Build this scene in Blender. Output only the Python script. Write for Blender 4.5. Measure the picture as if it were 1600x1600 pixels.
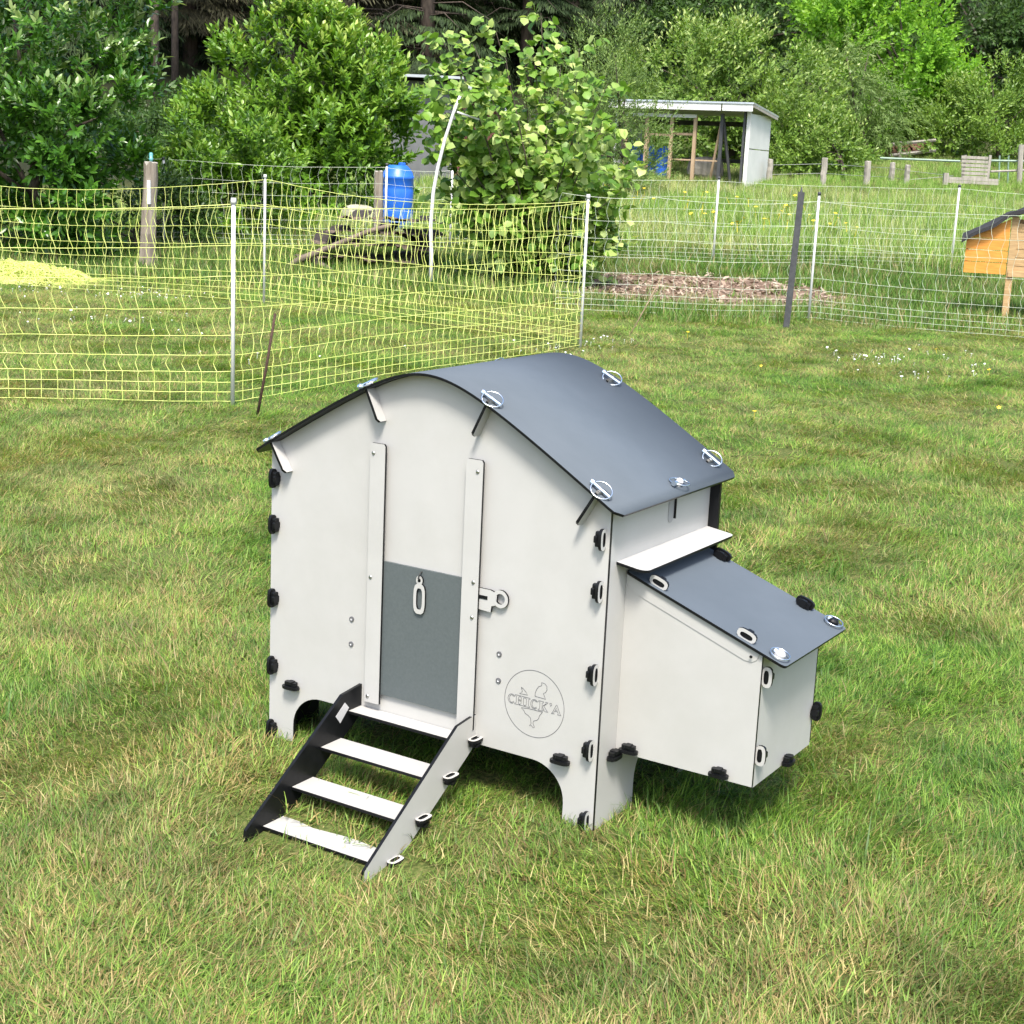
import bpy, math, random
import numpy as np
from mathutils import Vector, Matrix, noise

for o in list(bpy.data.objects): bpy.data.objects.remove(o)
SC = bpy.context.scene
COL = SC.collection
R = math.radians

# ------------------------------------------------------------------ camera
CAM = np.array([2.4844, -2.8709, 1.45])
YAW, PITCH, ROLL, FPX = -0.55428, -0.22098, 0.045856, 2402.0
_fw = np.array([math.sin(YAW)*math.cos(PITCH), math.cos(YAW)*math.cos(PITCH), math.sin(PITCH)])
_rt = np.array([math.cos(YAW), -math.sin(YAW), 0.0]); _up = np.cross(_rt, _fw)
CR = _rt*math.cos(ROLL) + _up*math.sin(ROLL); CU = -_rt*math.sin(ROLL) + _up*math.cos(ROLL)
cam = bpy.data.cameras.new('camera'); co = bpy.data.objects.new('camera', cam); COL.objects.link(co)
cam.sensor_width = 36; cam.lens = FPX/1600*36; cam.clip_start = .05; cam.clip_end = 600
co.matrix_world = Matrix(((CR[0], CU[0], -_fw[0], CAM[0]), (CR[1], CU[1], -_fw[1], CAM[1]), (CR[2], CU[2], -_fw[2], CAM[2]), (0, 0, 0, 1)))
SC.camera = co
# ------------------------------------------------------------------ sky and sun
SUN_EL = R(58); SUN_H = np.array([.56, -.8285])          # horizontal direction towards the sun
w = bpy.data.worlds.new('World'); SC.world = w; w.use_nodes = True
nt = w.node_tree; bg = nt.nodes['Background']; sky = nt.nodes.new('ShaderNodeTexSky')
sky.sky_type = 'NISHITA'; sky.sun_disc = False; sky.sun_elevation = SUN_EL
sky.sun_rotation = math.atan2(SUN_H[0], SUN_H[1]); sky.air_density = 1.0; sky.dust_density = 3.0; sky.ozone_density = 1.0
nt.links.new(sky.outputs[0], bg.inputs[0]); bg.inputs[1].default_value = .15
sl = bpy.data.lights.new('sun', 'SUN'); so = bpy.data.objects.new('sun', sl); COL.objects.link(so)
sl.energy = 2.7; sl.angle = R(12); sl.color = (1, .95, .87)
sd = Vector((SUN_H[0]*math.cos(SUN_EL), SUN_H[1]*math.cos(SUN_EL), math.sin(SUN_EL)))
so.rotation_euler = sd.to_track_quat('Z', 'Y').to_euler(); so.location = (0, 0, 30)
vs = SC.view_settings; vs.view_transform = 'Standard'; vs.look = 'None'; vs.exposure = 1.3; vs.gamma = 1; vs.use_curve_mapping = False
SC.cycles.use_denoising = True
SC.cycles.max_bounces = 8; SC.cycles.transparent_max_bounces = 4; SC.cycles.caustics_reflective = False; SC.cycles.caustics_refractive = False

FH = np.array([math.sin(YAW), math.cos(YAW)]); RH = np.array([math.cos(YAW), -math.sin(YAW)])
def L2W(u, d):                      # lateral metres, metres away from the viewer -> world x, y
    return CAM[0] + RH[0]*u + FH[0]*d, CAM[1] + RH[1]*u + FH[1]*d
def W2L(x, y):
    return (x-CAM[0])*RH[0] + (y-CAM[1])*RH[1], (x-CAM[0])*FH[0] + (y-CAM[1])*FH[1]
def at(px, py, d):                  # the point d metres away seen at a photo pixel
    k = _fw + CR*(px-800)/FPX + CU*(800-py)/FPX
    t = d/(k[0]*FH[0] + k[1]*FH[1]); return CAM + k*t
def sstep(a, b, x):
    t = np.clip((x-a)/(b-a), 0, 1); return t*t*(3-2*t)
_TD = np.array([-40, 15, 18, 20, 22, 25, 33, 45, 60, 80, 140, 220.]); _TZ = np.array([-.012, -.012, .0, .07, .24, .5, 1.24, 2.6, 6, 13, 44, 80.])
def terrain(x, y):
    x = np.asarray(x, float); y = np.asarray(y, float)
    u, d = W2L(x, y)
    z = sum(np.interp(d+o, _TD, _TZ) for o in (-1, -.4, .4, 1))/4
    z = z - .066*sstep(.04, .46, -y)*sstep(3.4, 2.2, d*0+np.abs(x-.5)*.8)*sstep(7, 5, d)
    z = z + .012*np.sin(x*2.1+.4)*np.sin(y*1.7+1.1)*sstep(.9, 1.8, np.hypot(x-.55, y-.1)) + .02*np.sin(x*.5+2)*np.sin(y*.6)*sstep(6, 9, d)
    return z
def gz(x, y): return float(terrain(x, y))

# ------------------------------------------------------------------ helpers
def prop(o, label=None, cat=None, group=None, kind=None):
    if label: o['label'] = label
    if cat: o['category'] = cat
    if group: o['group'] = group
    if kind: o['kind'] = kind
    return o
def empty(name, loc=(0, 0, 0), **k):
    o = bpy.data.objects.new(name, None); COL.objects.link(o); o.location = loc; o.empty_display_size = .1
    return prop(o, **k)
class MB:
    def __init__(s): s.v = []; s.f = []; s.m = []
    def add(s, vs, fs, mi=0):
        n = len(s.v); s.v += [tuple(map(float, p)) for p in vs]; s.f += [tuple(i+n for i in f) for f in fs]
        s.m += ([mi]*len(fs) if isinstance(mi, int) else list(mi)); return s
    def build(s, name, mats, parent=None, smooth=False, autos=None, **k):
        me = bpy.data.meshes.new(name); me.from_pydata(s.v, [], s.f); 
        for m in (mats if isinstance(mats, (list, tuple)) else [mats]): me.materials.append(m)
        me.polygons.foreach_set('material_index', s.m)
        if smooth: me.polygons.foreach_set('use_smooth', [True]*len(s.f))
        me.update()
        o = bpy.data.objects.new(name, me); COL.objects.link(o)
        if parent: o.parent = parent; o.matrix_parent_inverse = Matrix.Translation(-parent.location) if parent.type == 'EMPTY' and parent.parent is None else Matrix()
        return prop(o, **k)
    def box(s, c, h, ax=None, mi=0, cut=0):
        c = np.array(c, float); A = np.eye(3) if ax is None else np.array(ax, float)
        vs = [c + A[0]*h[0]*a + A[1]*h[1]*b + A[2]*h[2]*e for e in (-1, 1) for b in (-1, 1) for a in (-1, 1)]
        return s.add(vs, [(0, 2, 3, 1), (4, 5, 7, 6), (0, 1, 5, 4), (2, 6, 7, 3), (0, 4, 6, 2), (1, 3, 7, 5)], mi)
    def plate(s, pts, o, ax, ay, an, th, mf=0, mb=1, me=1):
        """outline pts in (ax, ay) from o; front face towards an, thickness th behind it"""
        o, ax, ay, an = (np.array(q, float) for q in (o, ax, ay, an))
        F = [o + ax*p[0] + ay*p[1] for p in pts]; B = [p - an*th for p in F]; n = len(pts)
        area = sum(pts[i][0]*pts[(i+1) % n][1]-pts[(i+1) % n][0]*pts[i][1] for i in range(n))
        ccw = (area > 0) == (np.dot(np.cross(ax, ay), an) > 0)
        f = tuple(range(n)); b = tuple(range(n, 2*n))
        fs = [f if ccw else f[::-1], b[::-1] if ccw else b]
        for i in range(n):
            j = (i+1) % n; q = (i, n+i, n+j, j); fs.append(q if ccw else q[::-1])
        return s.add(F+B, fs, [mf, mb] + [me]*n)
    def tube(s, P, r, n=8, mi=0, cap=True, closed=False):
        P = [np.array(p, float) for p in P]; m = len(P); rr = r if hasattr(r, '__len__') else [r]*m
        vs = []; prev = None
        for i, p in enumerate(P):
            a = P[(i+1) % m] if (closed or i < m-1) else p; b = P[i-1] if (closed or i > 0) else p
            t = a-b; t = t/(np.linalg.norm(t)+1e-9)
            if prev is None:
                q = np.array([0, 0, 1.]) if abs(t[2]) < .9 else np.array([1., 0, 0]); x = np.cross(q, t)
            else: x = prev - t*np.dot(prev, t)
            x = x/(np.linalg.norm(x)+1e-9); prev = x; y = np.cross(t, x)
            for k in range(n):
                g = 2*math.pi*k/n; vs.append(p + (x*math.cos(g)+y*math.sin(g))*rr[i])
        fs = []
        for i in range(m if closed else m-1):
            j = (i+1) % m
            for k in range(n):
                l = (k+1) % n; fs.append((i*n+k, i*n+l, j*n+l, j*n+k))
        if cap and not closed: fs += [tuple(range(n))[::-1], tuple(range((m-1)*n, m*n))]
        return s.add(vs, fs, mi)
    def lathe(s, c, prof, n=24, mi=0):
        vs = []; fs = []
        for r, z in prof:
            for k in range(n): vs.append((c[0]+r*math.cos(2*math.pi*k/n), c[1]+r*math.sin(2*math.pi*k/n), c[2]+z))
        for i in range(len(prof)-1):
            for k in range(n):
                l = (k+1) % n; fs.append((i*n+k, i*n+l, (i+1)*n+l, (i+1)*n+k))
        fs += [tuple(range(n))[::-1], tuple(range((len(prof)-1)*n, len(prof)*n))]
        return s.add(vs, fs, mi)

def npmesh(name, V, F, mats, parent=None, attrs=None, smooth=False, mi=None, **k):
    """V (n,3), F (m,3|4) uniform faces"""
    me = bpy.data.meshes.new(name); nv, nf, kf = len(V), len(F), F.shape[1]
    me.vertices.add(nv); me.vertices.foreach_set('co', np.ascontiguousarray(V, np.float32).ravel())
    me.loops.add(nf*kf); me.loops.foreach_set('vertex_index', np.ascontiguousarray(F, np.int32).ravel())
    me.polygons.add(nf); me.polygons.foreach_set('loop_start', np.arange(nf, dtype=np.int32)*kf)
    me.polygons.foreach_set('loop_total', np.full(nf, kf, np.int32))
    if smooth: me.polygons.foreach_set('use_smooth', np.ones(nf, bool))
    for m in (mats if isinstance(mats, (list, tuple)) else [mats]): me.materials.append(m)
    if mi is not None: me.polygons.foreach_set('material_index', np.asarray(mi, np.int32))
    me.update(calc_edges=True)
    for an, av in (attrs or {}).items():
        a = me.attributes.new(an, 'FLOAT', 'POINT'); a.data.foreach_set('value', np.ascontiguousarray(av, np.float32))
    o = bpy.data.objects.new(name, me)
    if k.pop('link', True): COL.objects.link(o)
    if parent: o.parent = parent; o.matrix_parent_inverse = Matrix.Translation(-parent.location)
    return prop(o, **k)

# ------------------------------------------------------------------ materials
def new_mat(name):
    m = bpy.data.materials.new(name); m.use_nodes = True; t = m.node_tree; b = t.nodes['Principled BSDF']; return m, t, b
def tex_noise(t, scale, detail=4, coord='Object', rough=.6, stretch=None):
    tc = t.nodes.new('ShaderNodeTexCoord'); n = t.nodes.new('ShaderNodeTexNoise'); n.inputs['Scale'].default_value = scale
    n.inputs['Detail'].default_value = detail; n.inputs['Roughness'].default_value = rough; src = tc.outputs[coord if coord != 'World' else 'Object']
    if coord == 'World':
        g = t.nodes.new('ShaderNodeNewGeometry'); src = g.outputs['Position']
    if stretch:
        mp = t.nodes.new('ShaderNodeMapping'); mp.inputs['Scale'].default_value = stretch; t.links.new(src, mp.inputs[0]); src = mp.outputs[0]
    t.links.new(src, n.inputs['Vector']); return n.outputs['Fac']
def ramp(t, fac, stops):
    r = t.nodes.new('ShaderNodeValToRGB'); e = r.color_ramp.elements
    while len(e) < len(stops): e.new(.5)
    for q, (p, c) in zip(e, stops): q.position = p; q.color = (*c, 1)
    t.links.new(fac, r.inputs[0]); return r.outputs[0]
def mix(t, fac, a, b, mode='MIX'):
    m = t.nodes.new('ShaderNodeMix'); m.data_type = 'RGBA'; m.blend_type = mode
    for s, v in ((0, fac), (6, a), (7, b)):
        if isinstance(v, (int, float)): m.inputs[s].default_value = v
        elif isinstance(v, tuple): m.inputs[s].default_value = (*v, 1)
        else: t.links.new(v, m.inputs[s])
    return m.outputs[2]
def bump(t, b, h, strength=.2, dist=.01):
    n = t.nodes.new('ShaderNodeBump'); n.inputs['Strength'].default_value = strength; n.inputs['Distance'].default_value = dist
    t.links.new(h, n.inputs['Height']); t.links.new(n.outputs[0], b.inputs['Normal'])
def noisy(name, c1, c2, scale=8, rough=.5, metal=0, bscale=None, bst=.15, bdist=.004, stretch=None, coord='Object', spec=.5, detail=5):
    m, t, b = new_mat(name); f = tex_noise(t, scale, detail, coord, stretch=stretch)
    t.links.new(ramp(t, f, [(.3, c1), (.7, c2)]), b.inputs['Base Color']); b.inputs['Roughness'].default_value = rough; b.inputs['Metallic'].default_value = metal
    b.inputs['Specular IOR Level'].default_value = spec
    if bscale: bump(t, b, tex_noise(t, bscale, 4, coord, stretch=stretch), bst, bdist)
    return m
WHITE = noisy('white_panel', (.40, .396, .381), (.428, .424, .408), 5, .42, bscale=420, bst=.06, bdist=.001)
_t = WHITE.node_tree; _b = _t.nodes['Principled BSDF']; _src = _b.inputs['Base Color'].links[0].from_socket
_f = ramp(_t, tex_noise(_t, 2.3, 7, 'Object', .68), [(.42, (.0, .0, .0)), (.72, (.55, .55, .55))])
_t.links.new(mix(_t, _f, _src, (.33, .325, .30)), _b.inputs['Base Color'])
BLACK = noisy('black_core', (.004, .0043, .005), (.008, .0085, .0095), 30, .38, spec=.22)
SLATE = noisy('slate_grey_panel', (.073, .090, .107), (.083, .101, .12), 7, .75, spec=.3, bscale=500, bst=.12, bdist=.001)
DOORG = noisy('door_grey', (.072, .086, .088), (.088, .103, .105), 160, .55, bscale=500, bst=.1, bdist=.001)
ZINC = noisy('zinc_steel', (.62, .68, .72), (.78, .82, .84), 60, .24, 1)
SCREW = noisy('screw_steel', (.35, .35, .34), (.5, .5, .48), 80, .35, 1)
ENGR = noisy('engraved_line', (.07, .07, .075), (.12, .12, .125), 60, .7)
SLOTG = noisy('slot_grey', (.27, .27, .265), (.31, .31, .3), 20, .6)
STICK = noisy('sticker_white', (.46, .46, .47), (.5, .5, .5), 40, .4)
CORD = noisy('cord_black', (.015, .015, .015), (.03, .03, .03), 90, .7)
POSTW = noisy('white_plastic', (.56, .56, .56), (.64, .64, .63), 12, .4)
POSTG = noisy('dark_grey_post', (.03, .032, .036), (.06, .062, .066), 25, .55)
NETY = noisy('yellow_twine', (.48, .56, .10), (.64, .68, .24), 9, .6)
NETW = noisy('white_twine', (.48, .55, .40), (.62, .66, .54), 9, .6)
WIRE = noisy('galvanised_wire', (.25, .26, .26), (.36, .37, .37), 9, .5, .6)
RUST = noisy('rusty_iron', (.028, .013, .008), (.07, .036, .022), 60, .85, bscale=200)
BAMBOO = noisy('dry_cane', (.16, .115, .065), (.26, .2, .12), 20, .7)
OLDWOOD = noisy('weathered_wood', (.14, .115, .09), (.33, .29, .24), 16, .9, bscale=40, bst=.7, bdist=.01, stretch=(1, 1, .12))
GREYWOOD = noisy('silvered_wood', (.2, .185, .16), (.36, .335, .29), 18, .9, bscale=40, bst=.6, bdist=.01, stretch=(1, 1, .12))
BARK = noisy('bark', (.035, .026, .02), (.11, .085, .065), 14, .95, bscale=30, bst=1, bdist=.02, stretch=(1, 1, .3))
LOGDARK = noisy('dark_log_bark', (.014, .011, .009), (.05, .038, .03), 12, .95, bscale=25, bst=1, bdist=.02)
LOGEND = noisy('cut_wood', (.05, .038, .028), (.15, .115, .08), 20, .9)
PALEBARK = noisy('pale_bark', (.10, .078, .06), (.22, .175, .135), 12, .95, bscale=25, bst=.8, bdist=.015)
BLUE = noisy('blue_drum_plastic', (.012, .10, .5), (.022, .14, .6), 5, .38)
ORANGE = noisy('orange_stained_pine', (.5, .19, .025), (.66, .29, .05), 8, .55, stretch=(1, 1, 9), bscale=50, bst=.25, bdist=.003)
PINE = noisy('weathered_pine', (.3, .19, .085), (.46, .31, .15), 8, .7, stretch=(1, 1, 9), bscale=50, bst=.25, bdist=.003)
FELT = noisy('black_roofing_felt', (.012, .012, .014), (.03, .03, .033), 60, .85, bscale=200, bst=.3)
SHEETW = noisy('white_sheet', (.55, .56, .54), (.64, .64, .62), 3, .5)
SHEETG = noisy('grey_sheet_metal', (.42, .45, .48), (.55, .58, .6), 4, .35, .5)
TIMBER = noisy('shed_timber', (.3, .21, .13), (.42, .31, .2), 12, .8, stretch=(1, 1, .2))
DARKIN = noisy('shed_back_boards', (.03, .035, .025), (.07, .07, .05), 6, .9)
CABG = noisy('cabin_grey_render', (.10, .105, .11), (.14, .145, .15), 4, .9)
CABB = noisy('cabin_brown_boards', (.07, .022, .018), (.13, .045, .035), 7, .8, stretch=(6, 6, .3))
STONE = noisy('pale_stone', (.28, .27, .2), (.42, .41, .32), 7, .9, bscale=15, bst=.6, bdist=.03)
BRICKR = noisy('red_brown_logs', (.15, .07, .045), (.26, .14, .1), 6, .9)
TEAL = noisy('insulator_teal', (.08, .26, .28), (.12, .33, .34), 30, .35)
GREENP = noisy('green_plastic', (.12, .2, .15), (.2, .28, .22), 9, .5)

def leaf_mat(name, dark, mid, pale, transl=.28, rough=.45, spec=.4):
    m, t, b = new_mat(name)
    a = t.nodes.new('ShaderNodeAttribute'); a.attribute_name = 'lv'; g = t.nodes.new('ShaderNodeAttribute'); g.attribute_name = 'age'
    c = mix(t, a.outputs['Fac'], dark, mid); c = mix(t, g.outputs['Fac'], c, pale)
    c = mix(t, 1.0, c, ramp(t, tex_noise(t, 1.3, 3, 'World'), [(.35, (.78, .82, .75)), (.65, (1.12, 1.08, 1.05))]), 'MULTIPLY')
    t.links.new(c, b.inputs['Base Color']); b.inputs['Roughness'].default_value = rough; b.inputs['Specular IOR Level'].default_value = spec
    tr = t.nodes.new('ShaderNodeBsdfTranslucent'); t.links.new(mix(t, 1.0, c, (1.25, 1.25, .7), 'MULTIPLY'), tr.inputs[0])
    ms = t.nodes.new('ShaderNodeMixShader'); ms.inputs[0].default_value = transl; out = t.nodes['Material Output']
    t.links.new(b.outputs[0], ms.inputs[1]); t.links.new(tr.outputs[0], ms.inputs[2]); t.links.new(ms.outputs[0], out.inputs[0]); return m
LAUREL = leaf_mat('laurel_leaves', (.035, .115, .012), (.10, .25, .022), (.55, .64, .3), .2, .33, .6)
LAUREL2 = leaf_mat('light_laurel_leaves', (.07, .17, .014), (.19, .36, .03), (.5, .6, .16), .25, .38, .5)
HAZEL = leaf_mat('hazel_leaves', (.075, .18, .02), (.21, .37, .05), (.52, .62, .22), .34, .45, .4)
WILLOW = leaf_mat('greygreen_leaves', (.09, .16, .04), (.22, .32, .09), (.42, .5, .2), .3, .5, .3)
APPLE = leaf_mat('apple_leaves', (.085, .18, .025), (.24, .36, .06), (.55, .62, .26), .3, .45, .4)
MAPLE = leaf_mat('bright_maple_leaves', (.10, .25, .02), (.26, .5, .045), (.48, .66, .12), .4, .45, .3)
SHRUBD = leaf_mat('dark_shrub_leaves', (.03, .075, .016), (.085, .16, .03), (.2, .28, .06), .28, .45, .4)
NEEDLE = leaf_mat('spruce_needles', (.014, .028, .01), (.045, .078, .024), (.08, .125, .04), .08, .7, .2)
NEEDLEB = leaf_mat('browned_spruce_needles', (.024, .024, .013), (.066, .064, .034), (.11, .105, .055), .08, .8, .2)

def grass_mat(name, greens, dry, drymax, seed=0., pscale=.9, pale=(.3, .34, .12)):
    m, t, b = new_mat(name)
    a = t.nodes.new('ShaderNodeAttribute'); a.attribute_name = 'lv'; h = t.nodes.new('ShaderNodeAttribute'); h.attribute_name = 'age'
    oi = t.nodes.new('ShaderNodeObjectInfo')
    green = ramp(t, a.outputs['Fac'], [(0, greens[0]), (.55, greens[1]), (1, greens[2])])
    patch = tex_noise(t, pscale, 4, 'World', .62); patch2 = tex_noise(t, pscale*.31, 3, 'World', .5)
    mm = t.nodes.new('ShaderNodeMath'); mm.operation = 'MULTIPLY_ADD'; t.links.new(patch, mm.inputs[0]); mm.inputs[1].default_value = .65
    m2 = t.nodes.new('ShaderNodeMath'); m2.operation = 'MULTIPLY'; t.links.new(patch2, m2.inputs[0]); m2.inputs[1].default_value = .35; t.links.new(m2.outputs[0], mm.inputs[2])
    pr = t.nodes.new('ShaderNodeMapRange'); t.links.new(mm.outputs[0], pr.inputs[0]); pr.inputs[1].default_value = .42; pr.inputs[2].default_value = .60; pr.inputs[3].default_value = .06; pr.inputs[4].default_value = drymax
    # a blade is straw when its own random value is below the patch's dryness
    lt = t.nodes.new('ShaderNodeMath'); lt.operation = 'LESS_THAN'; t.links.new(h.outputs['Fac'], lt.inputs[0]); t.links.new(pr.outputs[0], lt.inputs[1])
    straw = ramp(t, a.outputs['Fac'], [(0, dry[0]), (.5, dry[1]), (1, dry[2])])
    lush = mix(t, pr.outputs[0], green, mix(t, .55, green, pale))
    c = mix(t, lt.outputs[0], lush, straw)
    c = mix(t, 1.0, c, ramp(t, oi.outputs['Random'], [(0, (.78, .8, .75)), (1, (1.18, 1.15, 1.1))]), 'MULTIPLY')
    c = mix(t, 1.0, c, ramp(t, tex_noise(t, 2.6, 4, 'World', .55), [(.36, (.66, .74, .70)), (.5, (1, 1, 1)), (.68, (1.16, 1.12, 1.05))]), 'MULTIPLY')
    t.links.new(c, b.inputs['Base Color']); b.inputs['Roughness'].default_value = .5; b.inputs['Specular IOR Level'].default_value = .35
    tr = t.nodes.new('ShaderNodeBsdfTranslucent'); t.links.new(mix(t, 1.0, c, (1.2, 1.2, .7), 'MULTIPLY'), tr.inputs[0])
    ms = t.nodes.new('ShaderNodeMixShader'); ms.inputs[0].default_value = .38; out = t.nodes['Material Output']
    t.links.new(b.outputs[0], ms.inputs[1]); t.links.new(tr.outputs[0], ms.inputs[2]); t.links.new(ms.outputs[0], out.inputs[0]); return m
GRASS = grass_mat('lawn_blades', ((.035, .11, .012), (.12, .255, .025), (.28, .43, .075)), ((.17, .12, .05), (.36, .29, .12), (.55, .48, .24)), .5)
MEADOW = grass_mat('meadow_blades', ((.12, .25, .035), (.24, .42, .075), (.4, .56, .16)), ((.36, .36, .16), (.52, .52, .27), (.64, .62, .36)), .55, pscale=.45)
ROUGH = grass_mat('rough_blades', ((.04, .12, .018), (.09, .21, .03), (.17, .31, .05)), ((.2, .16, .08), (.3, .25, .13), (.4, .34, .18)), .35)
# ground
GROUND, t, b = new_mat('ground_turf')
c = ramp(t, tex_noise(t, 85, 6, 'World'), [(.34, (.03, .04, .012)), (.5, (.075, .095, .025)), (.64, (.17, .15, .06))])
c = mix(t, ramp(t, tex_noise(t, .7, 4, 'World'), [(.4, (0, 0, 0)), (.65, (.55, .55, .55))]), c, (.085, .115, .03))
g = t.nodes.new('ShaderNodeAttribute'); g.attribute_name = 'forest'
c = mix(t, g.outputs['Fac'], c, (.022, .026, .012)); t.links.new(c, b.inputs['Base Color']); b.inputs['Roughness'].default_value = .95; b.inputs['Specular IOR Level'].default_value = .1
bump(t, b, tex_noise(t, 60, 5, 'World'), .6, .02)
SOIL = noisy('bare_soil', (.10, .065, .045), (.27, .19, .14), 9, .95, bscale=22, bst=1, bdist=.04, coord='World', spec=.1)
CHIP = noisy('wood_chip', (.2, .14, .1), (.42, .33, .25), 3, .9, coord='World')
DAISY = noisy('daisy_white', (.75, .75, .72), (.82, .82, .8), 9, .6); BUTTER = noisy('buttercup_yellow', (.7, .5, .01), (.8, .6, .03), 9, .5)

# ------------------------------------------------------------------ ground
def strip_grid(us, ds): return np.meshgrid(us, ds)
ds = np.concatenate([np.linspace(-6, 1.5, 16), np.linspace(1.8, 7, 66), np.linspace(7.4, 26, 60), np.linspace(27, 60, 40), np.linspace(63, 200, 30)])
tt = np.linspace(-1, 1, 121); us = np.sign(tt)*np.abs(tt)**2.2*130
U, D = np.meshgrid(us, ds); X, Y = L2W(U, D); Z = terrain(X, Y)
Z += np.where(D > 58, 1.6*np.sin(U*.09+1)*np.sin(D*.11), 0)
V = np.stack([X.ravel(), Y.ravel(), Z.ravel()], 1); n = len(us); i = np.arange((len(ds)-1)*(n-1)); a = i//(n-1)*n + i % (n-1)
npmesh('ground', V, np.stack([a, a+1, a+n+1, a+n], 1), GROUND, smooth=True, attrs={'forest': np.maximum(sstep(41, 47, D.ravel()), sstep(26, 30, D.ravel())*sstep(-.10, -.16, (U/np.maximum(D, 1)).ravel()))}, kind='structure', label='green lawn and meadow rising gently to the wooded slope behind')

# ------------------------------------------------------------------ chicken coop
W, D_ = .96, .504
EX, EY, EZ = np.eye(3)
def zr(x): return .977 - .64*(math.sqrt((x-.48)**2+.145**2)-.145)
def zslope(x): return -.64*(x-.48)/math.sqrt((x-.48)**2+.145**2)
def arc(cx, cz, rx, rz, a0, a1, n=10): return [(cx+rx*math.cos(R(a0+(a1-a0)*i/n)), cz+rz*math.sin(R(a0+(a1-a0)*i/n))) for i in range(n+1)]
def rrect(hx, hy, r, n=4, cx=0, cy=0):
    p = []
    for sx, sy, a in ((1, 1, 0), (-1, 1, 90), (-1, -1, 180), (1, -1, 270)): p += [(cx+q[0], cy+q[1]) for q in arc(sx*(hx-r), sy*(hy-r), r, r, a, a+90, n)]
    return p
coop = empty('chicken_coop', (W/2, D_/2, 0), label='white panel chicken coop with arched slate grey roof and side nest box', cat='chicken coop')
# front panel: legs, arched cut-out, curved top
out = [(0, -.035), (.080, -.035), (.080, .035)] + arc(.168, .035, .088, .086, 180, 90, 10)[1:]
out += [(W-x, z) for x, z in out[::-1]]
top = [(x, zr(x)-.001) for x in np.linspace(W, 0, 41)]
front = MB().plate(out+top, (0, 0, 0), EX, EZ, -EY, .009).build('front_panel', [WHITE, BLACK], coop)
bo = [(-.026, -.035), (.06, -.035), (.06, .035)] + arc(.148, .035, .088, .086, 180, 90, 10)[1:]
bo += [(W-x, z) for x, z in bo[::-1]]
MB().plate(bo + [(W+.026, zr(W+.026)-.002)] + top[1:-1] + [(-.026, zr(-.026)-.002)], (0, D_+.009, 0), EX, EZ, EY, .009).build('back_panel', [WHITE, BLACK], coop)
for sx, x in ((1, W), (-1, 0)):
    y0, y1 = .0092, D_-.0002; zt = zr(x)-.008 if sx > 0 else zr(x)-.008
    so_ = [(y0, -.035), (.19, -.035), (.19, .05)] + arc(.245, .05, .055, .07, 180, 90, 6)[1:] + [(y1-.07, .12), (y1-.07, -.035), (y1, -.035), (y1, zt), (y0, zt)]
    MB().plate(so_, (x, 0, 0), EY, EZ, EX*sx, .009).build('side_panel', [WHITE, BLACK], coop)
MB().box((W/2, D_/2+.004, .140), (W/2-.0095, D_/2-.006, .0045)).build('floor_panel', [BLACK], coop)
# roof sheet with rounded corners
m = MB(); ns = 72; Y0, Y1, rc = -.0345, .5814, .022; sec = []
for i in range(ns+1):
    q = i/ns; x = -.035 + 1.03*(q if True else 0)
    e = min(x+.035, .995-x); inset = rc - math.sqrt(max(0, rc*rc-(rc-e)**2)) if e < rc else 0
    sl_ = zslope(x); nn = np.array([-sl_, 0, 1])/math.hypot(1, sl_); p = np.array([x, 0, zr(x)])
    sec.append([p+nn*.0062+EY*(Y0+inset), p+nn*.0062+EY*(Y1-inset), p+EY*(Y1-inset), p+EY*(Y0+inset)])
vs_ = [p for s in sec for p in s]; fs, mi = [], []
for i in range(ns):
    a, b_ = i*4, i*4+4
    for k, mm in ((0, 0), (1, 1), (2, 1), (3, 1)):
        l = (k+1) % 4; fs.append((a+k, b_+k, b_+l, a+l)[::1]); mi.append(mm)
fs += [(0, 1, 2, 3), (ns*4+3, ns*4+2, ns*4+1, ns*4)]; mi += [1, 1]
roof = m.add(vs_, fs, mi).build('roof', [SLATE, BLACK], coop)
me = roof.data; me.polygons.foreach_set('use_smooth', [k == 0 for k in mi]); me.update()
# hanging tabs that carry the roof, and the ring pins through them
def tab(x, y0, y1, up=.014, dn=.082):
    s = zslope(x); nn = np.array([-s, 0, 1])/math.hypot(1, s); tn = np.array([nn[2], 0, -nn[0]])
    p = np.array([x, 0, zr(x)]); hw = (y1-y0)/2
    o = [(-hw, up-.004), (-hw+.004, up), (hw-.004, up), (hw, up-.004), (hw, -dn), (-hw+.008, -dn), (-hw, -dn+.008)]
    sg = 1
    MB().plate(o, p+EY*(y0+y1)/2+tn*.0035*sg, EY, nn, tn*sg, .007).build('roof_tab', [WHITE, BLACK], coop)
def ringpin(p, nn, tn, parent, tilt=.25, r=.0235, pl=.027):
    p, nn, tn = (np.array(q, float) for q in (p, nn, tn)); bn = np.cross(nn, tn)
    b2 = bn*math.cos(tilt)+nn*math.sin(tilt)
    k = MB(); P = [p+nn*.0085+tn*math.cos(a)*r*1.05+b2*math.sin(a)*r for a in np.linspace(0, 2*math.pi, 28, endpoint=False)]
    k.tube(P, .0017, 6, closed=True); o = k.build('ring_pin', [ZINC, BLACK], parent, smooth=True)
    g = MB().tube([p+nn*.009-tn*pl*1.1, p+nn*.009+tn*pl*.9], .0036, 10); g.tube([p+nn*.009-tn*(pl*1.1+.001), p+nn*.009-tn*(pl*1.1-.007)], .0062, 10)
    g.build('pin_peg', [ZINC], o, smooth=False)
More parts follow.
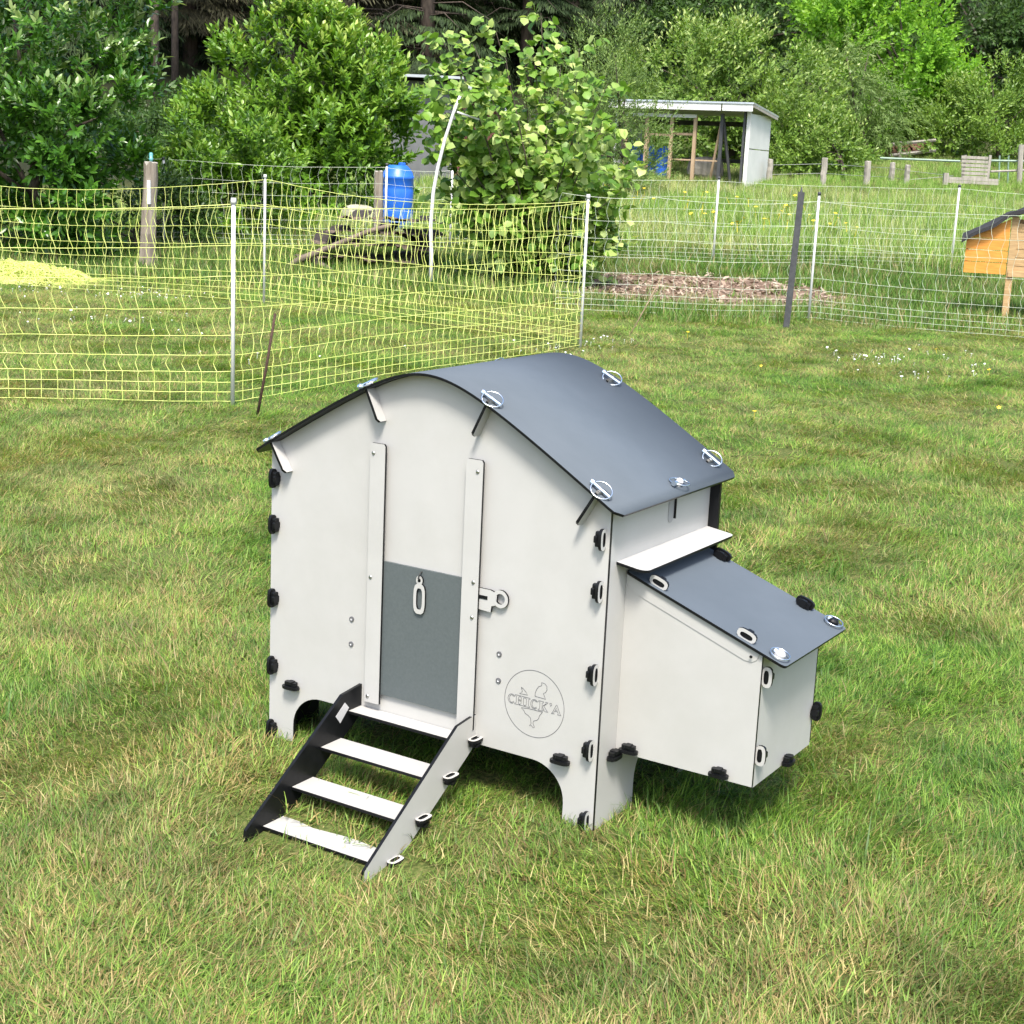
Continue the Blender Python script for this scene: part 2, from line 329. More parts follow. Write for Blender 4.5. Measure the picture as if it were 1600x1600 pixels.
def rframe(x): s = zslope(x); nn = np.array([-s, 0, 1])/math.hypot(1, s); return np.array([x, 0, zr(x)])+nn*.0062, nn, np.array([nn[2], 0, -nn[0]])
for x in (.022, .311, .645, .932):
    tab(x, -.031, -.0005); p, nn, tn = rframe(x); ringpin(p+EY*-.014, nn, tn, coop, tilt=.45 if x > .4 else .3)
for x in (.022, .311, .649, .938):
    tab(x, D_+.0095, D_+.042, dn=.06); p, nn, tn = rframe(x); ringpin(p+EY*(D_+.03), nn, tn, coop, tilt=.5)
p, nn, tn = rframe(.968); ringpin(p+EY*.295, nn, EY, coop, tilt=-.35)
g = MB(); g.lathe((0, 0, 0), [(.0001, -.004), (.009, -.004), (.009, .012), (.006, .016), (.0001, .016)], 12)
Mx = np.stack([tn, EY, nn], 1); g.v = [tuple(p+EY*.295+Mx@np.array(v)) for v in g.v]; g.build('hook_knob', [STICK], coop)
rh = MB().plate(rrect(.0135, .036, .013, 5), (W+.0016, .292, .694), EY, EZ, EX, .0012, 0, 0, 0).build('roof_hook', [SLOTG], coop)
MB().box((W+.0035, .3075, .700), (.003, .0016, .034)).build('hook_edge', [BLACK], rh)

def clip(o, eo, el, en, parent, white=True, s=1.0, wedge=.013, name='lock_clip'):
    """D-shaped tab standing out along eo, long axis el, white face towards en, with a black wedge through it"""
    o, eo, el, en = (np.array(q, float) for q in (o, eo, el, en)); n = 24; k = MB(); ou, inn = [], []
    for i in range(n):
        a = 2*math.pi*i/n; c, q = math.cos(a), math.sin(a)
        f = lambda hx, hy, e: 1/((abs(c)/hx)**e+(abs(q)/hy)**e)**(1/e)
        ro = f(.0245*s, .0125*s, 3.0); ri = f(.0165*s, .0062*s, 3.0)
        ou.append((c*ro, q*ro+.0105*s)); inn.append((c*ri, q*ri+.0090*s))
    th = .0075*s; pt = lambda p, h: o+el*p[0]+eo*p[1]+en*h
    vs = [pt(p, th/2) for p in ou]+[pt(p, th/2) for p in inn]+[pt(p, -th/2) for p in ou]+[pt(p, -th/2) for p in inn]; fs = []; mi = []
    fl = np.dot(np.cross(el, eo), en) > 0
    for i in range(n):
        j = (i+1) % n
        for q, mm in (((i, j, n+j, n+i), 0), ((2*n+j, 2*n+i, 3*n+i, 3*n+j), 1), ((j, i, 2*n+i, 2*n+j), 1), ((n+i, n+j, 3*n+j, 3*n+i), 1)):
            fs.append(q if fl else q[::-1]); mi.append(mm)
    c_ = k.add(vs, fs, mi).build(name, [WHITE if white else BLACK, BLACK], parent)
    wd = MB(); cc = o+eo*.0102*s-en*(wedge-.005)/2
    wd.plate(rrect(.0155*s, .0056*s, .003, 2), o+eo*.0088*s+en*.0012, el, eo, en, .006+wedge*.35, 0, 0, 0)
    wd.plate(rrect(.0175*s, .0075*s, .004, 3), o+eo*.0095*s-en*.0042, el, eo, en, wedge*.8, 0, 0, 0)
    wd.plate(rrect(.008*s, .010*s, .003, 3), o+eo*.0105*s-en*(.0042+wedge*.4), el, eo, en, wedge*.55, 0, 0, 0)
    wd.build('wedge', [BLACK], c_)
for z in (.6693, .552, .3609, .1827, .0125):
    clip((W-.0125, -.0002, z), -EY, EZ, EX, coop); clip((.0125, -.0002, z), -EY, EZ, -EX, coop)
for x in (.079, .872): clip((x, -.0002, .138), -EY, EX, -EZ, coop, white=False)
clip((W+.0002, .066, .150), EX, EY, -EZ, coop, white=False)
# door guides, door, handle, latch, bolts
def screw(p, n_, parent, r=.0046, ring=False):
    n_ = np.array(n_, float); g = MB(); ax, az = EX, EZ
    prof = [(r, 0), (r, .0012), (r*.75, .0026), (.0002, .0032)] if not ring else [(r*1.3, 0), (r*1.3, .002), (r*.55, .0026), (r*.45, .0012), (.0002, .001)]
    vs = []; n = 14
    for q, h in prof: vs += [np.array(p)+n_*h+ax*q*math.cos(2*math.pi*k/n)+az*q*math.sin(2*math.pi*k/n) for k in range(n)]
    fs = [(i*n+k, i*n+(k+1) % n, (i+1)*n+(k+1) % n, (i+1)*n+k) for i in range(len(prof)-1) for k in range(n)]
    fm = [0 if (not ring or i < 2) else 1 for i in range(len(prof)-1) for k in range(n)]
    g.add(vs, fs, fm).build('screw', [SCREW, BLACK] if not ring else [ENGR, STICK], parent, smooth=False)
for x0, x1, zs in ((.317, .361, (.777, .474, .173)), (.590, .636, (.774, .515, .431))):
    gd = MB().plate([(x0, .158), (x1, .158), (x1, .796), (x1-.004, .801), (x0+.004, .801), (x0, .796)], (0, -.0165, 0), EX, EZ, -EY, .0065).build('door_guide', [WHITE, BLACK], coop)
    MB().box(((x0+.006 if x0 < .4 else x1-.012), -.005, .478), (.0055, .0048, .315)).build('guide_spacer', [BLACK], gd)
    for z in zs: screw((x1-.014 if x0 > .4 else x0+.010, -.0166, z), -EY, gd)
door = MB().plate([(.350, .183), (.598, .183), (.598, .5175), (.350, .5175)], (0, -.0085, 0), EX, EZ, -EY, .006, 0, 0, 0).build('pop_door', [DOORG, BLACK], coop)
# handle loop: narrow eye on top, long slot below
def loop_plate(ou, inn, o, ax, ay, an, th, name, parent):
    n = len(ou); o, ax, ay, an = (np.array(q, float) for q in (o, ax, ay, an)); P = lambda p, h: o+ax*p[0]+ay*p[1]-an*h
    vs = [P(p, 0) for p in ou]+[P(p, 0) for p in inn]+[P(p, th) for p in ou]+[P(p, th) for p in inn]; fs = []; mi = []
    fl = np.dot(np.cross(ax, ay), an) > 0
    for i in range(n):
        j = (i+1) % n
        for q, mm in (((i, j, n+j, n+i), 0), ((2*n+j, 2*n+i, 3*n+i, 3*n+j), 1), ((j, i, 2*n+i, 2*n+j), 1), ((n+i, n+j, 3*n+j, 3*n+i), 1)): fs.append(q if fl else q[::-1]); mi.append(mm)
    return MB().add(vs, fs, mi).build(name, [WHITE, BLACK], parent)
def polar(c, hx, hy, e, n=32): return [(c[0]+math.cos(2*math.pi*i/n)/((abs(math.cos(2*math.pi*i/n))/hx)**e+(abs(math.sin(2*math.pi*i/n))/hy)**e)**(1/e), c[1]+math.sin(2*math.pi*i/n)/((abs(math.cos(2*math.pi*i/n))/hx)**e+(abs(math.sin(2*math.pi*i/n))/hy)**e)**(1/e)) for i in range(n)]
hd = loop_plate(polar((0, 0), .0165, .037, 3.4), polar((0, 0), .0085, .026, 3.6), (.470, -.0150, .446), EX, EZ, -EY, .0055, 'handle', door)
loop_plate(polar((0, 0), .0095, .0115, 2), polar((0, 0), .0042, .0048, 2), (.469, -.0148, .491), EX, EZ, -EY, .0055, 'handle_eye', door)
MB().tube([(.469, -.012, .491), (.4695, -.021, .498), (.4705, -.016, .507), (.472, -.0088, .512)], .0016, 6).build('cord', [CORD], door, smooth=True)
# latch: slotted plate with a finger ring
la = [(.632, .453), (.668, .451), (.670, .466), (.682, .470), (.684, .498), (.664, .5035), (.632, .5035)]
latch = MB().plate(la, (0, -.0105, 0), EX, EZ, -EY, .006).build('latch', [WHITE, BLACK], coop)
MB().box((.646, -.0107, .483), (.0125, .0009, .0042)).build('latch_slot', [BLACK], latch)
loop_plate(polar((0, 0), .021, .021, 2), polar((0, 0), .0125, .0125, 2), (.693, -.0108, .487), EX, EZ, -EY, .006, 'latch_ring', latch)
for x, z in ((.691, .353), (.692, .289), (.261, .352), (.261, .288)): screw((x, -.0002, z), -EY, coop, .0052, ring=True)
# engraved emblem
HEAD = [(.7918, .2736), (.7921, .2817), (.796, .292), (.8002, .2983), (.8074, .302), (.8087, .3049), (.807, .3099), (.8115, .3096), (.8175, .3082), (.8222, .3033), (.8218, .2978), (.8234, .2962), (.8187, .2877), (.8136, .2853), (.8178, .2768), (.8203, .2727), (.7918, .2736)]
TAIL = [(.7542, .2867), (.7596, .2845), (.7667, .2787), (.7724, .2719), (.7505, .2707), (.7577, .2773), (.7542, .2867)]
BODY = [(.8139, .2403), (.7764, .2403), (.7568, .2378), (.7639, .2333), (.7673, .2273), (.7774, .2229), (.7829, .2188), (.7851, .2057), (.7809, .1992), (.7861, .2018), (.7909, .1969), (.7945, .1991), (.7903, .2069), (.7907, .2131), (.8003, .2174), (.8045, .2225), (.8063, .2297), (.8139, .2403)]
def ribbon(k, P, wd, closed=False):
    n = len(P); V_ = []
    for i, p in enumerate(P):
        a = P[(i+1) % n] if closed or i < n-1 else p; b_ = P[i-1] if closed or i > 0 else p
        tx, tz = a[0]-b_[0], a[1]-b_[1]; l = math.hypot(tx, tz)+1e-9; nx, nz = -tz/l*wd/2, tx/l*wd/2
        V_ += [(p[0]-nx, -.0005, p[1]-nz), (p[0]+nx, -.0005, p[1]+nz)]
    m_ = n if closed else n-1
    k.add(V_, [(2*i, 2*((i+1) % n), 2*((i+1) % n)+1, 2*i+1) for i in range(m_)])
k = MB(); ribbon(k, [(.7905+.0795*math.cos(a), .2545+.0795*math.sin(a)) for a in np.linspace(0, 2*math.pi, 72, endpoint=False)], .0013, True)
for q in (HEAD, TAIL, BODY): ribbon(k, q, .0013)
lg = k.build('emblem', [ENGR], coop, label='engraved ring with a hen outline cut by the lettering')
def letter_paths(ch):       # outlined slab-serif capitals on a box 1 wide, 1 high, centred
    if ch == 'C':
        o = [(.42*math.cos(R(a)), .5*math.sin(R(a))) for a in range(38, 323, 15)]; i = [(.26*math.cos(R(a)), .40*math.sin(R(a))) for a in range(322, 37, -15)]
        return [o+i+[o[0]]]
    if ch == 'I': return [[(-.3, -.5), (.3, -.5), (.3, -.4), (.13, -.36), (.13, .36), (.3, .4), (.3, .5), (-.3, .5), (-.3, .4), (-.13, .36), (-.13, -.36), (-.3, -.4), (-.3, -.5)]]
    if ch == 'H': return [[(x-.28, z) for x, z in q] for q in letter_paths('I')]+[[(x+.28, z) for x, z in q] for q in letter_paths('I')]+[[(-.15, .06), (.15, .06)], [(-.15, -.06), (.15, -.06)]]
    if ch == 'K': return [[(x-.25, z) for x, z in letter_paths('I')[0]], [(-.08, -.02), (.3, .36), (.2, .5), (.55, .5), (.42, .4), (.08, .06), (.45, -.4), (.58, -.5), (.2, -.5), (-.06, -.1)]]
    if ch == "'": return [[(-.1, .5), (.1, .5), (.12, .34), (-.02, .16), (.0, .32), (-.1, .36), (-.1, .5)]]
    if ch == 'A': return [[(-.55, -.5), (-.2, -.5), (-.3, -.4), (-.2, -.18), (.14, -.18), (.22, -.4), (.12, -.5), (.55, -.5), (.44, -.4), (.04, .5), (-.04, .5), (-.44, -.4), (-.55, -.5)], [(-.14, -.08), (.1, -.08), (-.02, .22), (-.14, -.08)]]
k = MB()
for ch, (x, z) in zip("CHICK'A", [(.7300, .2541), (.7521, .2545), (.7726, .2543), (.7914, .2543), (.8147, .2543), (.8343, .2548), (.8500, .2543)]):
    for q in letter_paths(ch): ribbon(k, [(x+a*.0235, z+b_*.0225) for a, b_ in q], .0011)
k.build('lettering', [ENGR], lg)
# nest box
NY0, NY1, NZ0, NX = .089, .436, .1545, 1.2975
nzl = lambda x: .5795-.36*(x-.96)
nest = MB().plate([(W+.0002, NZ0), (NX, NZ0), (NX, nzl(NX)-.003), (W+.0002, nzl(W)-.003)], (0, NY0, 0), EX, EZ, -EY, .008).build('nest_box', [WHITE, BLACK], coop)
MB().plate([(W+.0002, NZ0), (NX-.002, NZ0), (NX-.002, nzl(NX)-.004), (W+.0002, nzl(W)-.004)], (0, NY1, 0), EX, EZ, EY, .008).build('nest_back_panel', [WHITE, BLACK], nest)
MB().plate([(NY0+.0082, NZ0-.004), (NY1-.0082, NZ0-.004), (NY1-.0082, nzl(NX)-.005), (NY0+.0082, nzl(NX)-.005)], (NX-.001, 0, 0), EY, EZ, EX, .008).build('nest_end_panel', [WHITE, BLACK], nest)
MB().box(((W+NX)/2, (NY0+NY1)/2, NZ0+.012), ((NX-W)/2-.0095, (NY1-NY0)/2-.0085, .004)).build('nest_floor', [BLACK], nest)
ns_ = np.array([1, 0, -.36])/math.hypot(1, .36); nn_ = np.array([.36, 0, 1])/math.hypot(1, .36)
Ln = (1.354-.9625)*math.hypot(1, .36); lo = rrect(Ln/2, (.4493-.081)/2, .012, 4)
lo = [p for p in lo]
lid = MB().plate(lo, np.array([.9625, 0, nzl(.9625)+.0062])+ns_*Ln/2+EY*(.081+.4493)/2, ns_, EY, nn_, .0062).build('nest_lid', [SLATE, BLACK], nest)
st = [(0, -.003), (.350, -.003), (.350, -.018), (.342, -.028), (.325, -.033), (.03, -.033), (.008, -.022)]
rail = MB().plate(st, np.array([.9625, NY0-.0015, nzl(.9625)-.0005]), ns_, nn_, -EY, .006).build('lid_rail', [WHITE, BLACK], nest)
g = MB(); pc = np.array([.9625, NY0-.0077, nzl(.9625)])+ns_*.337-nn_*.016
g.plate([(.0035*math.cos(a), .0035*math.sin(a)) for a in np.linspace(0, 6.28, 12, endpoint=False)], pc, ns_, nn_, -EY, .001, 0, 0, 0); g.build('rail_hole', [BLACK], rail)
sh = [(0, .037), (.052, .037)] + [(q[0], q[1]) for q in arc(.052, .059, .022, .022, -90, 0, 6)] + [(.074, .479)] + arc(.062, .489, .012, .012, 0, 90, 4) + [(0, .501)]
sn = np.array([1, 0, -.14])/math.hypot(1, .14); s2 = np.array([.14, 0, 1])/math.hypot(1, .14)
MB().plate(sh, (W+.0003, 0, .6135), sn, EY, s2, .0065).build('shelf_ledge', [WHITE, BLACK], coop)
for x in (1.035, 1.252):
    clip(np.array([x, NY0+.008, nzl(x)+.0064]), nn_, ns_, -EY, nest, s=.95); clip(np.array([x, NY1-.006, nzl(x)+.0064]), nn_, ns_, EY, nest, s=.95)
for z in (.405, .226): clip((NX-.0005, NY0+.014, z), EX, EZ, -EY, nest, s=.95)
clip((NX-.0005, NY1-.006, .235), EX, EZ, EY, nest, s=.95)
clip((NX-.0005, .275, NZ0+.002), EX, EY, -EZ, nest, white=False, s=.95)
for x in (.998, 1.222): clip((x, NY0-.0002, NZ0+.012), -EY, EX, -EZ, nest, white=False, s=.95)
ringpin(np.array([1.327, NY0+.018, nzl(1.327)+.0062]), nn_, ns_, nest, tilt=.1, r=.021, pl=.012)
ringpin(np.array([1.327, NY1-.012, nzl(1.327)+.0062]), nn_, ns_, nest, tilt=.1, r=.021, pl=.012)
for y, mm in ((NY0+.018, STICK), (NY1-.012, BLACK)):
    g = MB().lathe((0, 0, 0), [(.0001, -.002), (.0125, -.002), (.0125, .010), (.009, .0145), (.0001, .0155)], 14); Mx = np.stack([ns_, EY, nn_], 1)
    g.v = [tuple(np.array([1.327, y, nzl(1.327)+.0062])+Mx@np.array(v)) for v in g.v]; g.build('lid_knob', [mm], nest)

# ------------------------------------------------------------------ entrance steps
steps = empty('entrance_steps', (.478, -.25, gz(.478, -.25)), label='white four-tread steps leaning on the coop below its grey door', cat='steps')
so_ = [(-.0005, .193), (-.077, .185), (-.418, -.046), (-.424, -.115), (-.34, -.115), (-.285, -.062), (-.012, .110), (-.0005, .124)]
for x, sgn in ((.289, -1), (.6345, 1)):
    s_ = MB().plate(so_, (x, 0, 0), EY, EZ, EX*sgn, .008).build('stringer', [WHITE, BLACK], steps)
    if sgn < 0: MB().plate([(-.067, .163), (-.051, .146), (-.084, .115), (-.102, .137)], (x+.0088, 0, 0), EY, EZ, EX, .0006, 0, 0, 0).build('sticker', [STICK], s_)
    if sgn > 0:
        for y, z in ((-.014, .137), (-.113, .076), (-.217, .009), (-.320, -.055)): clip((x+.0002, y, z), EX, EY, EZ, s_, s=.98)
for y, z, dp in ((-.052, .138, .05), (-.157, .076, .077), (-.261, .009, .077), (-.362, -.054, .077)):
    MB().plate([(.2975, y), (.626, y), (.626, y+dp), (.2975, y+dp)], (0, 0, z), EX, EY, EZ, .0075).build('tread', [WHITE, BLACK], steps)

# ------------------------------------------------------------------ netting fences
FR_Y = [.012, .06, .11, .165, .25, .35, .487, .646, .80, 1.0]
def frame_path(pts, step):
    """pts: (u, d, height) at posts; returns arrays of x, y, zbase, h, span fraction"""
    S = []
    for (a, b_) in zip(pts[:-1], pts[1:]):
        l = math.hypot(a[0]-b_[0], a[1]-b_[1]); n = max(2, int(l/step))
        for i in range(n): S.append((a, b_, i/n))
    S.append((pts[-2], pts[-1], 1.0)); out = []
    for a, b_, t in S:
        u = a[0]+(b_[0]-a[0])*t; d = a[1]+(b_[1]-a[1])*t; x, y = L2W(u, d); out.append((x, y, gz(x, y)+.012, a[2]+(b_[2]-a[2])*t, t))
    return out
def net_fence(name, label, pts, sag, step, r, mat, posts, seed, fr=FR_Y, amp=.031, postr=.0125, group='electric netting fences', topoff=0, hstep=1):
    rs = np.random.RandomState(seed); path = frame_path(pts, step); c = L2W(pts[0][0], pts[0][1])
    root = empty(name, (c[0], c[1], gz(*c)), label=label, cat='netting fence', group=group)
    def pt(i, f):
        i = min(max(i, 0), len(path)-1); x, y, z, h, t = path[i]; hh = h*(1-sag*4*t*(1-t))
        lean = (f**1.5)*.02*math.sin(i*.35+seed); return np.array([x+RH[0]*lean, y+RH[1]*lean, z+hh*f])
    for f in fr:
        jit = rs.normal(0, .0012, len(path)); P = [pt(i, f)+EZ*jit[i] for i in range(0, len(path))]
        MB().tube(P, r*(1.25 if f == 1.0 else 1), 4, cap=False).build('horizontal_strand', [mat], root)
    V_, F_ = [], []; off = 0
    g = MB()
    for i in range(len(path)):
        P = []; a = np.array(path[max(i-1, 0)][:2]); b_ = np.array(path[min(i+1, len(path)-1)][:2]); tn = (b_-a)/(np.linalg.norm(b_-a)+1e-9)
        ph = rs.uniform(.75, 1.2)
        for j, f in enumerate(fr):
            P.append(pt(i, f))
            if j < len(fr)-1:
                gap = fr[j+1]-f; q = (P[-1]+pt(i, fr[j+1]))/2
                if gap > .08: o = -amp*ph*(1 if rs.rand() < .95 else -.6)*min(1, gap/.12)*(.45+.55*abs(math.sin(i*.021+j*1.3+seed)))
                else: o = rs.normal(0, .002)
                q[:2] += tn*o+rs.normal(0, .002, 2); q[2] += rs.normal(0, .006)*min(1, gap/.12)
                if gap > .08: P.append(P[-1]*.45+q*.55+np.array([*(tn*o*.12), 0])); P.append(q); P.append(q*.5+pt(i, fr[j+1])*.5+np.array([*(tn*o*.1), 0]))
                else: P.append(q)
        g.tube(P, r*1.08, 3, cap=False)
    g.build('vertical_strands', [mat], root, kind='stuff')
    for (u, d, h, lx, lz) in posts:
        x, y = L2W(u, d); z = gz(x, y); tp = np.array([x+RH[0]*lx, y+RH[1]*lx, z+h])
        p_ = MB().tube([(x, y, z-.05), tp*.5+np.array([x, y, z])*.5, tp], postr, 10).build('post', [POSTW], root, smooth=True)
        MB().tube([tp-EZ*.004, tp+EZ*.03], [postr*1.5, postr*1.2], 10).build('post_cap', [POSTW if mat is NETY else POSTG], p_, smooth=True)
    return root
P1 = (-1.70, 9.1); P2 = (.51, 12.95); P3 = (-2.56, 15.35)
net_fence('netting_fence', 'near yellow electric netting running from the left edge to the corner post behind the coop', [(-5.2, 8.4, 1.1), (*P1, 1.17), (*P2, 1.2)], .05, .091, .0021, NETY, [(*P1, 1.19, .0, 0), (*P2, 1.24, .0, 0)], 3)
net_fence('netting_fence', 'far yellow electric netting crossing behind the near one to the same corner post', [(-6.6, 16.6, 1.06), (*P3, 1.20), (P2[0]-.03, P2[1]+.03, 1.2)], .10, .10, .0023, NETY, [(*P3, 1.23, 0, 0)], 5)
PW = [(.35, 16.1, 1.2), (1.35, 16.2, 1.2), (3.05, 16.4, 1.22), (5.3, 14.9, 1.2), (7.6, 14.2, 1.2)]
net_fence('netting_fence', 'white electric netting in front of the bare soil and wooden hutch', PW, .03, .12, .0016, NETW, [(3.05, 16.4, 1.3, 0, 0)], 7, postr=.0135)
PB = [(-7.6, 20.5, 1.1), (-4.86, 21, 1.15), (-1.95, 21.8, 1.12), (-1.05, 22, 1.12), (2.65, 21.8, 1.12), (6.2, 22.6, 1.12), (9.8, 22.2, 1.1)]
net_fence('netting_fence', 'farthest white netting along the foot of the tall meadow', PB, .03, .13, .0017, NETW, [(u, d, 1.16, 0, 0) for u, d, h in PB[1:-1]], 9, postr=.0155)

# ------------------------------------------------------------------ stakes, posts and poles
def stick(name, label, cat, P, r, mat, n=8, parent=None):
    c = P[0]; o = empty(name, tuple(c), label=label, cat=cat) if parent is None else None
    return o
def pole(name, label, cat, P, r, mat, n=10, **k):
    return MB().tube(P, r, n).build(name, [mat], None, smooth=True, label=label, cat=cat, **k)
def gp(px, py, d, dz=-.04):
    p = at(px, py, d); return np.array([p[0], p[1], gz(p[0], p[1])+dz])
b0 = gp(400, 648, 8.7); t0 = at(430, 490, 8.75); 
pole('metal_stake', 'rusty iron stake leaning in the lawn beside the near yellow netting', 'stake', [b0, b0*.5+t0*.5+np.array([.004, 0, 0]), t0], [.0085, .0085, .0075], RUST)
b0 = gp(980, 525, 13.9); t0 = at(1036, 428, 14.1)
pole('garden_cane', 'thin tan cane leaning in the lawn right of the corner post', 'cane', [b0, b0*.5+t0*.5+np.array([.01, 0, .01]), t0], .006, BAMBOO)
b0 = gp(1228, 510, 15.5); t0 = at(1252, 300, 15.5); ax = t0-b0; ax /= np.linalg.norm(ax); sx_ = np.cross(ax, [*FH, 0]); sx_ /= np.linalg.norm(sx_); sy_ = np.cross(sx_, ax)
m = MB(); m.plate([(-.031, -.02), (.031, -.02), (.031, -.008), (.010, -.008), (.010, .022), (-.010, .022), (-.010, -.008), (-.031, -.008)], t0, sx_, sy_, ax, float(np.linalg.norm(t0-b0)), 0, 0, 0)
m.tube([t0-ax*.01, t0+ax*.05], [.016, .004], 6); m.build('fence_post', [POSTG], None, label='dark grey profiled post leaning beside the white netting post', cat='post')
b0 = gp(673, 447, 18.4); P = [b0] + [at(px, py, 18.4) for px, py in ((674, 400), (673, 350), (677, 300), (684, 262), (696, 215), (708, 178), (719, 150))]
bp = empty('bent_pole', tuple(b0), label='tall white pole bowing to the right in front of the hazel bush', cat='pole')
MB().tube(P, [.024, .024, .023, .022, .021, .02, .019, .018], 10).build('shaft', [POSTW], bp, smooth=True)
MB().tube([at(714, 175, 18.4), at(749, 187, 18.4)], .012, 8).build('side_rod', [POSTW], bp, smooth=True)
def round_post(name, label, cat, base, top, r, mat, seed, group=None, endmat=None, n=14, parent=None):
    rs = np.random.RandomState(seed); base = np.array(base); top = np.array(top); m = MB(); K = 9
    ph = rs.uniform(0, 6.28, 3); vs = []
    for i in range(K):
        t = i/(K-1); c = base*(1-t)+top*t + np.array([rs.normal(0, r*.06), rs.normal(0, r*.06), 0])
        for k_ in range(n):
            a = 2*math.pi*k_/n; q = r*(1.06-.12*t)*(1+.09*math.sin(2*a+ph[0]+t)+.06*math.sin(5*a+ph[1])+.04*math.sin(9*a+ph[2]+3*t)); vs.append(c+np.array([math.cos(a)*q, math.sin(a)*q, (rs.normal(0, r*.12) if i == K-1 else 0)]))
    fs = [(i*n+k_, i*n+(k_+1) % n, (i+1)*n+(k_+1) % n, (i+1)*n+k_) for i in range(K-1) for k_ in range(n)]; mi = [0]*len(fs)
    vs.append(top+EZ*r*.15); fs += [((K-1)*n+k_, (K-1)*n+(k_+1) % n, K*n) for k_ in range(n)]; mi += [1]*n
    return m.add(vs, fs, mi).build(name, [mat, endmat or mat], parent, smooth=False, **(dict(label=label, cat=cat, group=group) if label else {}))
b0 = gp(230, 418, 19.0, -.1); t0 = at(236, 254, 19.0); rp = empty('wooden_post', tuple(b0), label='thick weathered wooden post topped with a small teal insulator', cat='post')
MB(); pb = round_post('post_shaft', None, None, b0, t0, .095, OLDWOOD, 2, parent=rp, endmat=GREYWOOD)
MB().tube([t0, t0+EZ*.05, t0+EZ*.055, t0+EZ*.1, t0+EZ*.12], [.012, .03, .02, .026, .012], 10).build('insulator', [TEAL], rp, smooth=True)
MB().box(t0-EZ*.35-np.array([*FH, 0])*.11, (.02, .02, .14), [np.array([*RH, 0]), np.array([*FH, 0]), EZ]).build('white_strip', [POSTW], rp)
b0 = gp(590, 400, 22.6, -.1); t0 = at(592, 268, 22.6); round_post('wooden_post', 'slim weathered wooden post standing left of the blue barrel', 'post', b0, t0, .062, OLDWOOD, 4, endmat=GREYWOOD)

# ------------------------------------------------------------------ blue barrels
def barrel(name, label, c, r, h, group):
    root = empty(name, c, label=label, cat='barrel', group=group)
    pf = [(r*.9, 0), (r*.97, .02*h), (r, .06*h), (r, .3*h), (r*.975, .32*h), (r, .34*h), (r, .62*h), (r*.975, .64*h), (r, .66*h), (r, .78*h), (r*1.03, .79*h), (r*1.03, .83*h), (r*.98, .84*h), (r*.9, .90*h), (r*.74, .955*h), (r*.62, .985*h), (r*.55, h), (.02, h)]
    MB().lathe(c, pf, 28).build('drum', [BLUE], root, smooth=True)
    MB().lathe((c[0]+r*.3, c[1], c[2]+h), [(.055, -.01), (.055, .03), (.04, .04), (.001, .04)], 14).build('bung', [BLUE], root)
    return root
p = at(621, 300, 23.2); c = (p[0], p[1], gz(p[0], p[1])+.12); barrel('plastic_barrel', 'blue plastic barrel behind the netting beside the hazel bush', c, .235, at(621, 258, 23.2)[2]-c[2], 'blue barrels')
round_post('tree_stump', 'low cut stump carrying the blue barrel', 'stump', (c[0], c[1], c[2]-.35), (c[0], c[1], c[2]-.006), .2, BARK, 88, None, LOGEND)
def lump(name, label, cat, c, rad, mat, seed, flat=.8):
    rs = np.random.RandomState(seed); m = MB(); nu, nv = 18, 10; vs = []
    for i in range(nv+1):
        th = math.pi*i/nv
        for j in range(nu):
            ph = 2*math.pi*j/nu; e = lambda s: math.copysign(abs(s)**.62, s)
            q = 1+.14*noise.noise(Vector((math.cos(ph)*1.7+seed, math.sin(ph)*1.7, math.cos(th)*2)))
            a, b_ = e(math.sin(th)*math.cos(ph))*rad[0]*q, e(math.sin(th)*math.sin(ph))*rad[1]*q
            vs.append((c[0]+RH[0]*a+FH[0]*b_, c[1]+RH[1]*a+FH[1]*b_, c[2]+rad[2]*(1+e(math.cos(th))*q)))
    fs = [(i*nu+j, (i+1)*nu+j, (i+1)*nu+(j+1) % nu, i*nu+(j+1) % nu) for i in range(nv) for j in range(nu)]
    return m.add(vs, fs).build(name, [mat], None, label=label, cat=cat)
p = at(560, 330, 23.6); lump('pale_stone', 'pale cream stone block left of the blue barrel', 'stone', (p[0], p[1], gz(p[0], p[1])+.0), (.26, .18, .2), STONE, 4)
# heap of spare yellow netting
p = at(30, 440, 16.6); rs = np.random.RandomState(11); hx, hy = L2W(-5.65, 16.9); hz_ = gz(hx, hy); g = MB()
hp = empty('netting_heap', (hx, hy, hz_), label='flat heap of bright yellow spare netting lying on the lawn', cat='netting heap')
hgt = lambda a, b_: max(0, 1-(a/.98)**2-(b_/.55)**2)**.6*.19
core = MB(); vs = []; NG = 24
for i in range(NG):
    for j in range(NG):
        a, b_ = -1.0+2.0*i/(NG-1), -.6+1.2*j/(NG-1); vs.append((hx+RH[0]*a+FH[0]*b_, hy+RH[1]*a+FH[1]*b_, hz_-.05+hgt(a, b_)*(.8+.5*noise.noise(Vector((a*9, b_*9, 0))))))
core.add(vs, [(i*NG+j, (i+1)*NG+j, (i+1)*NG+j+1, i*NG+j+1) for i in range(NG-1) for j in range(NG-1)]).build('netting_core', [NETY], hp)
for k_ in range(1500):
    a, b_ = rs.uniform(-.95, .95), rs.uniform(-.5, .5); an = rs.uniform(0, 6.28); P = []
    for s in range(6):
        aa, bb = a+math.cos(an)*.035*s, b_+math.sin(an)*.035*s; an += rs.normal(0, .7)
        P.append((hx+RH[0]*aa+FH[0]*bb, hy+RH[1]*aa+FH[1]*bb, hz_+hgt(aa, bb)*(.9+.35*noise.noise(Vector((aa*7, bb*7, 3))))+rs.uniform(-.015, .035)))
    g.tube(P, .0035, 3, cap=False)
g.build('netting_strands', [NETY], hp, kind='stuff')

